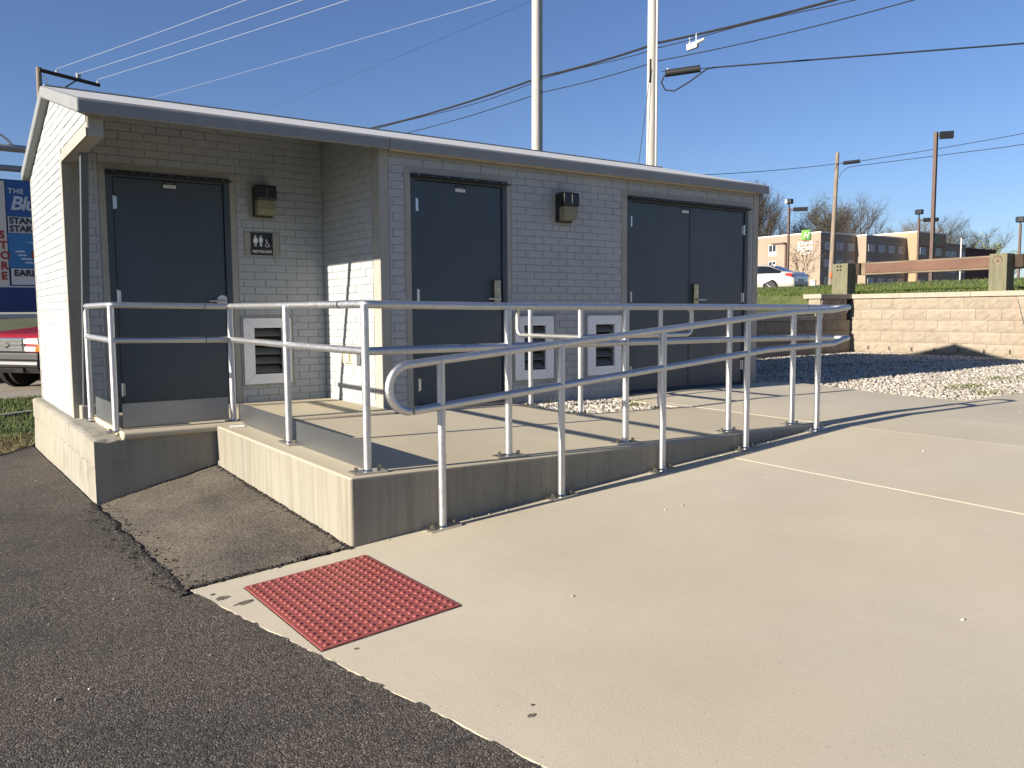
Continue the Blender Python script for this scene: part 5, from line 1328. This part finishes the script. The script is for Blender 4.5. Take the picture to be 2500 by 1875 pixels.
tree('budding_tree', 'broad tree with olive new leaves above the hotel lettering', 148.5, 99.9, TZ0, 21.3, .40, 2, tw=2.6, lv1=20, leaf='spring_leaves', nleaf=4200, leafsize=.15, start=.12, up=.65)
tree('bare_tree', 'bare forked tree directly behind the leaning pole', 148, 94.5, TZ0, 19.5, .36, 3, tw=2, lv1=15, start=.15, up=.65)
tree('bare_tree', 'bare crooked tree just right of the leaning pole', 147.9, 91.3, TZ0, 18.3, .38, 4, tw=1.8, lv1=12, start=.2, up=.6)
tree('bare_tree', 'bare leaning tree at the right end of the left grove', 151.0, 89.0, TZ0, 18.9, .32, 5, tw=1.6, lean=.10, start=.2, lv1=11, up=.7)
tree('pale_tree', 'round pale budding tree between the two groves', 166, 90.8, TZ0, 15.6, .50, 6, twig='pale_twigs', tw=3.5, lv1=22, start=.08, leaf='yellow_leaves', nleaf=1200, leafsize=.11, up=.5, wide=1.25)
tree('bare_tree', 'bare open tree behind the tall brown lamp post', 182.5, 92.2, TZ0, 18.6, .40, 7, tw=1.9, lv1=13, start=.2, wide=1.15)
tree('bare_tree', 'low dark bare tree behind the red brick wing', 190, 90.2, TZ0, 17.5, .42, 8, tw=1.9, lv1=13, start=.2)
tree('bare_tree', 'bare tree with a wide crown above the red brick wing', 193, 87.4, TZ0, 14.5, .5, 9, tw=1.9, lv1=13, start=.15, wide=1.1)
tree('bare_tree', 'rightmost tall bare tree above the low wing', 197, 87, TZ0, 17.0, .36, 10, tw=1.9, lv1=13, start=.2)
tree('leafing_tree', 'yellow-green leafing tree at the right end of the grove', 194.5, 82.8, TZ0, 13.3, .40, 13, tw=1.6, leaf='yellow_leaves', nleaf=1900, leafsize=.18, lv1=11)
tree('young_tree', 'young reddish budding tree in front of the hotel lettering', 59.1, 38.2, 2.2, 5.4, .46, 14, tw=0.6, lv1=10, trunk_r=.075, start=.15, leaf='bud_leaves', nleaf=520, leafsize=.07, group='trees before the hotel', up=.6)
tree('bare_tree', 'bare tree top just showing above the roof ridge', 48.9, 69.2, .0, 20.0, .36, 15, tw=1.9, lv1=14, group='tree behind the building')

# ------------------------------------------------------------------ stuff: gravel, grass, litter of stones
def pad_edge_x(y):
    P = [(-2.44, 5.09), (-1.81, 5.05), (-1.25, 5.21), (-.76, 5.32), (-.25, 5.42), (.0, 5.17), (3.5, 5.05)]
    for (a, xa), (b, xb) in zip(P, P[1:]):
        if a <= y <= b: return xa + (xb-xa)*(y-a)/(b-a)
    return 5.09
def okg(x, y):
    if y < -2.44: return x > 5.2 and y > -2.40 - .0
    return x > pad_edge_x(y) - .03 + .05*nz(x*7, y*7)
gpts = pick(36000, 5.0, 12.35, -2.42, 3.45, okg, lambda x, y: GG(x, y) - .012 + NPR.uniform(-.010, .014) + .015*nz(x, y, 0, 1.3))
tag(stones('gravel', gpts, .016, .034, 'white_gravel'), 'white crushed gravel spread between the walkway and the block wall', 'gravel', kind='stuff')
bp = pick(3400, BX0+.01, BX1-.01, BY0+.02, -.03, lambda x, y: True, lambda x, y: GL(x, y) - .030 + NPR.uniform(-.012, .016))
tag(stones('bed_gravel', bp, .012, .028, 'white_gravel'), 'white gravel filling the small bed beside the landing', 'gravel', kind='stuff')
sc_ = [(-1.10, -3.9), (2.2, -3.6), (.2, -3.3)] + [(RND.uniform(-3.6, -2.4), RND.uniform(-4.5, 2.6)) for _ in range(46)]
lst = []
for x, y in sc_:
    z = GA(x, y) if x < edge_x(min(y, -2.6)) or (x < -2.31 and y > -2.6) else None
    if z is None:
        z = patch_z(x, y) if (-2.31 < x < -1.5 and y > -2.55) else GP(x)
    lst.append((x, y, z+.004))
for _ in range(20):
    x = RND.uniform(-1.4, 2.4); y = -2.60 - abs(RND.gauss(0, .03)); lst.append((x, y, GP(x)+.004))
for _ in range(9):
    x = RND.uniform(-1, 5); y = RND.uniform(-5.5, -2.7); lst.append((x, y, (GP(x) if x < J2 else GW(x, y))+.002))
for x, y in ((-1.86, -3.42), (-1.62, -3.15)): lst.append((x, y, GP(x)+.010))
tag(stones('loose_stones', lst, .003, .008, 'white_gravel'), 'loose pale pebbles scattered over asphalt and walkway', 'pebbles', kind='stuff')
cr = []
for _ in range(3000):
    y = RND.uniform(-8, -2.62)
    if nz(y*3.1, 4.4)+.25*nz(y*11, 2) < .02: continue
    x = edge_x(y) - abs(RND.gauss(0, .018)) + .006; cr.append((x, y, GP(x)-.006))
for _ in range(900):
    y = RND.uniform(-2.6, -.2); x = RND.choice((-1.495-abs(RND.gauss(0, .012)), -2.345+RND.gauss(0, .05))); cr.append((x, y, patch_z(max(x, -2.31), y)+.002))
for _ in range(700):
    x = RND.uniform(-2.31, -1.5); y = -2.56 - RND.gauss(0, .010) if RND.random() < .6 else -.205-abs(RND.gauss(0, .01)); cr.append((x, y, patch_z(x, max(y, -2.6))+.002))
tag(stones('asphalt_crumbs', cr, .003, .008, 'tar_seam'), 'loose dark asphalt crumbs along the pavement edges', 'crumbs', kind='stuff')
okh = lambda x, y: True
hp = pick(26000, 12.75, 26, -9, 24, lambda x, y: RND.random() < 1.25-(x-12)/16, lambda x, y: hill(x, y)-.005)
hp += pick(9000, 8.5, 12.75, 3.9, 16, okh, lambda x, y: hill(x, y)-.005)
tag(blades('hill_grass', hp, .03, .085, .022, 'grass_blades', .9), 'mown green grass on the hill above the block wall', 'grass', kind='stuff')
hp = pick(26000, 12.70, 19, -2, 12, okh, lambda x, y: hill(x, y)-.005)
tag(blades('verge_grass', hp, .025, .07, .015, 'grass_blades', .9), 'short green grass close behind the wall cap', 'grass', kind='stuff')
lp_ = pick(15000, -3.6, -.5, 3.75, 10.6, lambda x, y: x < -1.6 or y > 4, lambda x, y: GA(x, y))
tag(blades('lawn_grass', lp_, .025, .07, .012, 'grass_blades', .9), 'green grass strip left of the restroom building', 'grass', kind='stuff')
lp_ = pick(3800, -3.4, -2.25, 3.0, 4.6, lambda x, y: y > 3.66 + (x+2.28)*1.6, lambda x, y: GA(x, y))
tag(blades('dry_grass', lp_, .02, .06, .010, 'dry_grass', 3.), 'dry straw grass along the asphalt edge', 'grass', kind='stuff')
tag(MB().add([(-9, 3.18, GA(-9, 3.2)+.04), (-9, 3.30, GA(-9, 3.2)+.04), (2, 9.82, GA(2, 9.8)+.04), (2, 9.70, GA(2, 9.8)+.04), (-9, 3.18, -.9), (-9, 3.30, -.9), (2, 9.82, -.9), (2, 9.70, -.9)], [(3, 2, 1, 0), (0, 1, 5, 4), (1, 2, 6, 5), (2, 3, 7, 6), (3, 0, 4, 7)]).build('lawn_edging', 'old_concrete'), kind='structure')
# weeds in the gravel
wd = []
for (x, y, n_, s_) in ((6.6, -1.75, 200, .20), (6.0, -2.22, 110, .16), (7.9, -1.5, 160, .3), (9.2, 1.2, 200, .5), (8.2, 2.0, 200, .6), (10.2, .8, 200, .5), (7.2, 1.3, 200, .5), (10.9, 2.6, 160, .4), (11.5, .2, 120, .3)):
    wd += [(x+RND.gauss(0, s_), y+RND.gauss(0, s_*.45), GG(x, y)+.0) for _ in range(n_)]
tag(blades('gravel_weeds', wd, .012, .04, .016, 'weed_leaves', 1.5), 'low weeds growing through the white gravel', 'weeds', kind='stuff')
wd = [(2.28+RND.gauss(0, .07), -.70+RND.gauss(0, .06), .0) for _ in range(90)] + [(1.80+RND.gauss(0, .05), -.10, .02) for _ in range(12)]
tag(blades('bed_weed', wd, .03, .12, .006, 'weed_leaves', .9), 'small dry weed growing in the gravel bed', 'weed')
# far left background
fb = thing('storage_shed', 'low pale building far off under the roadside sign', 'building', (2.5, 66, .3))
MB().box(-3, 14, 66, 70, -.2, 1.05).build('wall', 'far_white', fb); MB().box(-6, 2.2, 64, 64.5, .1, .75).build('fence', 'far_tan', fb)
# marker rod leaning at the right end of the wall
tag(MB().tube([(11.95, -.02, .10), (12.30, .30, 1.12)], .0055, 6).build('marker_rod', 'rod_pink'), 'thin orange marker rod leaning against the block wall at the right', 'rod')
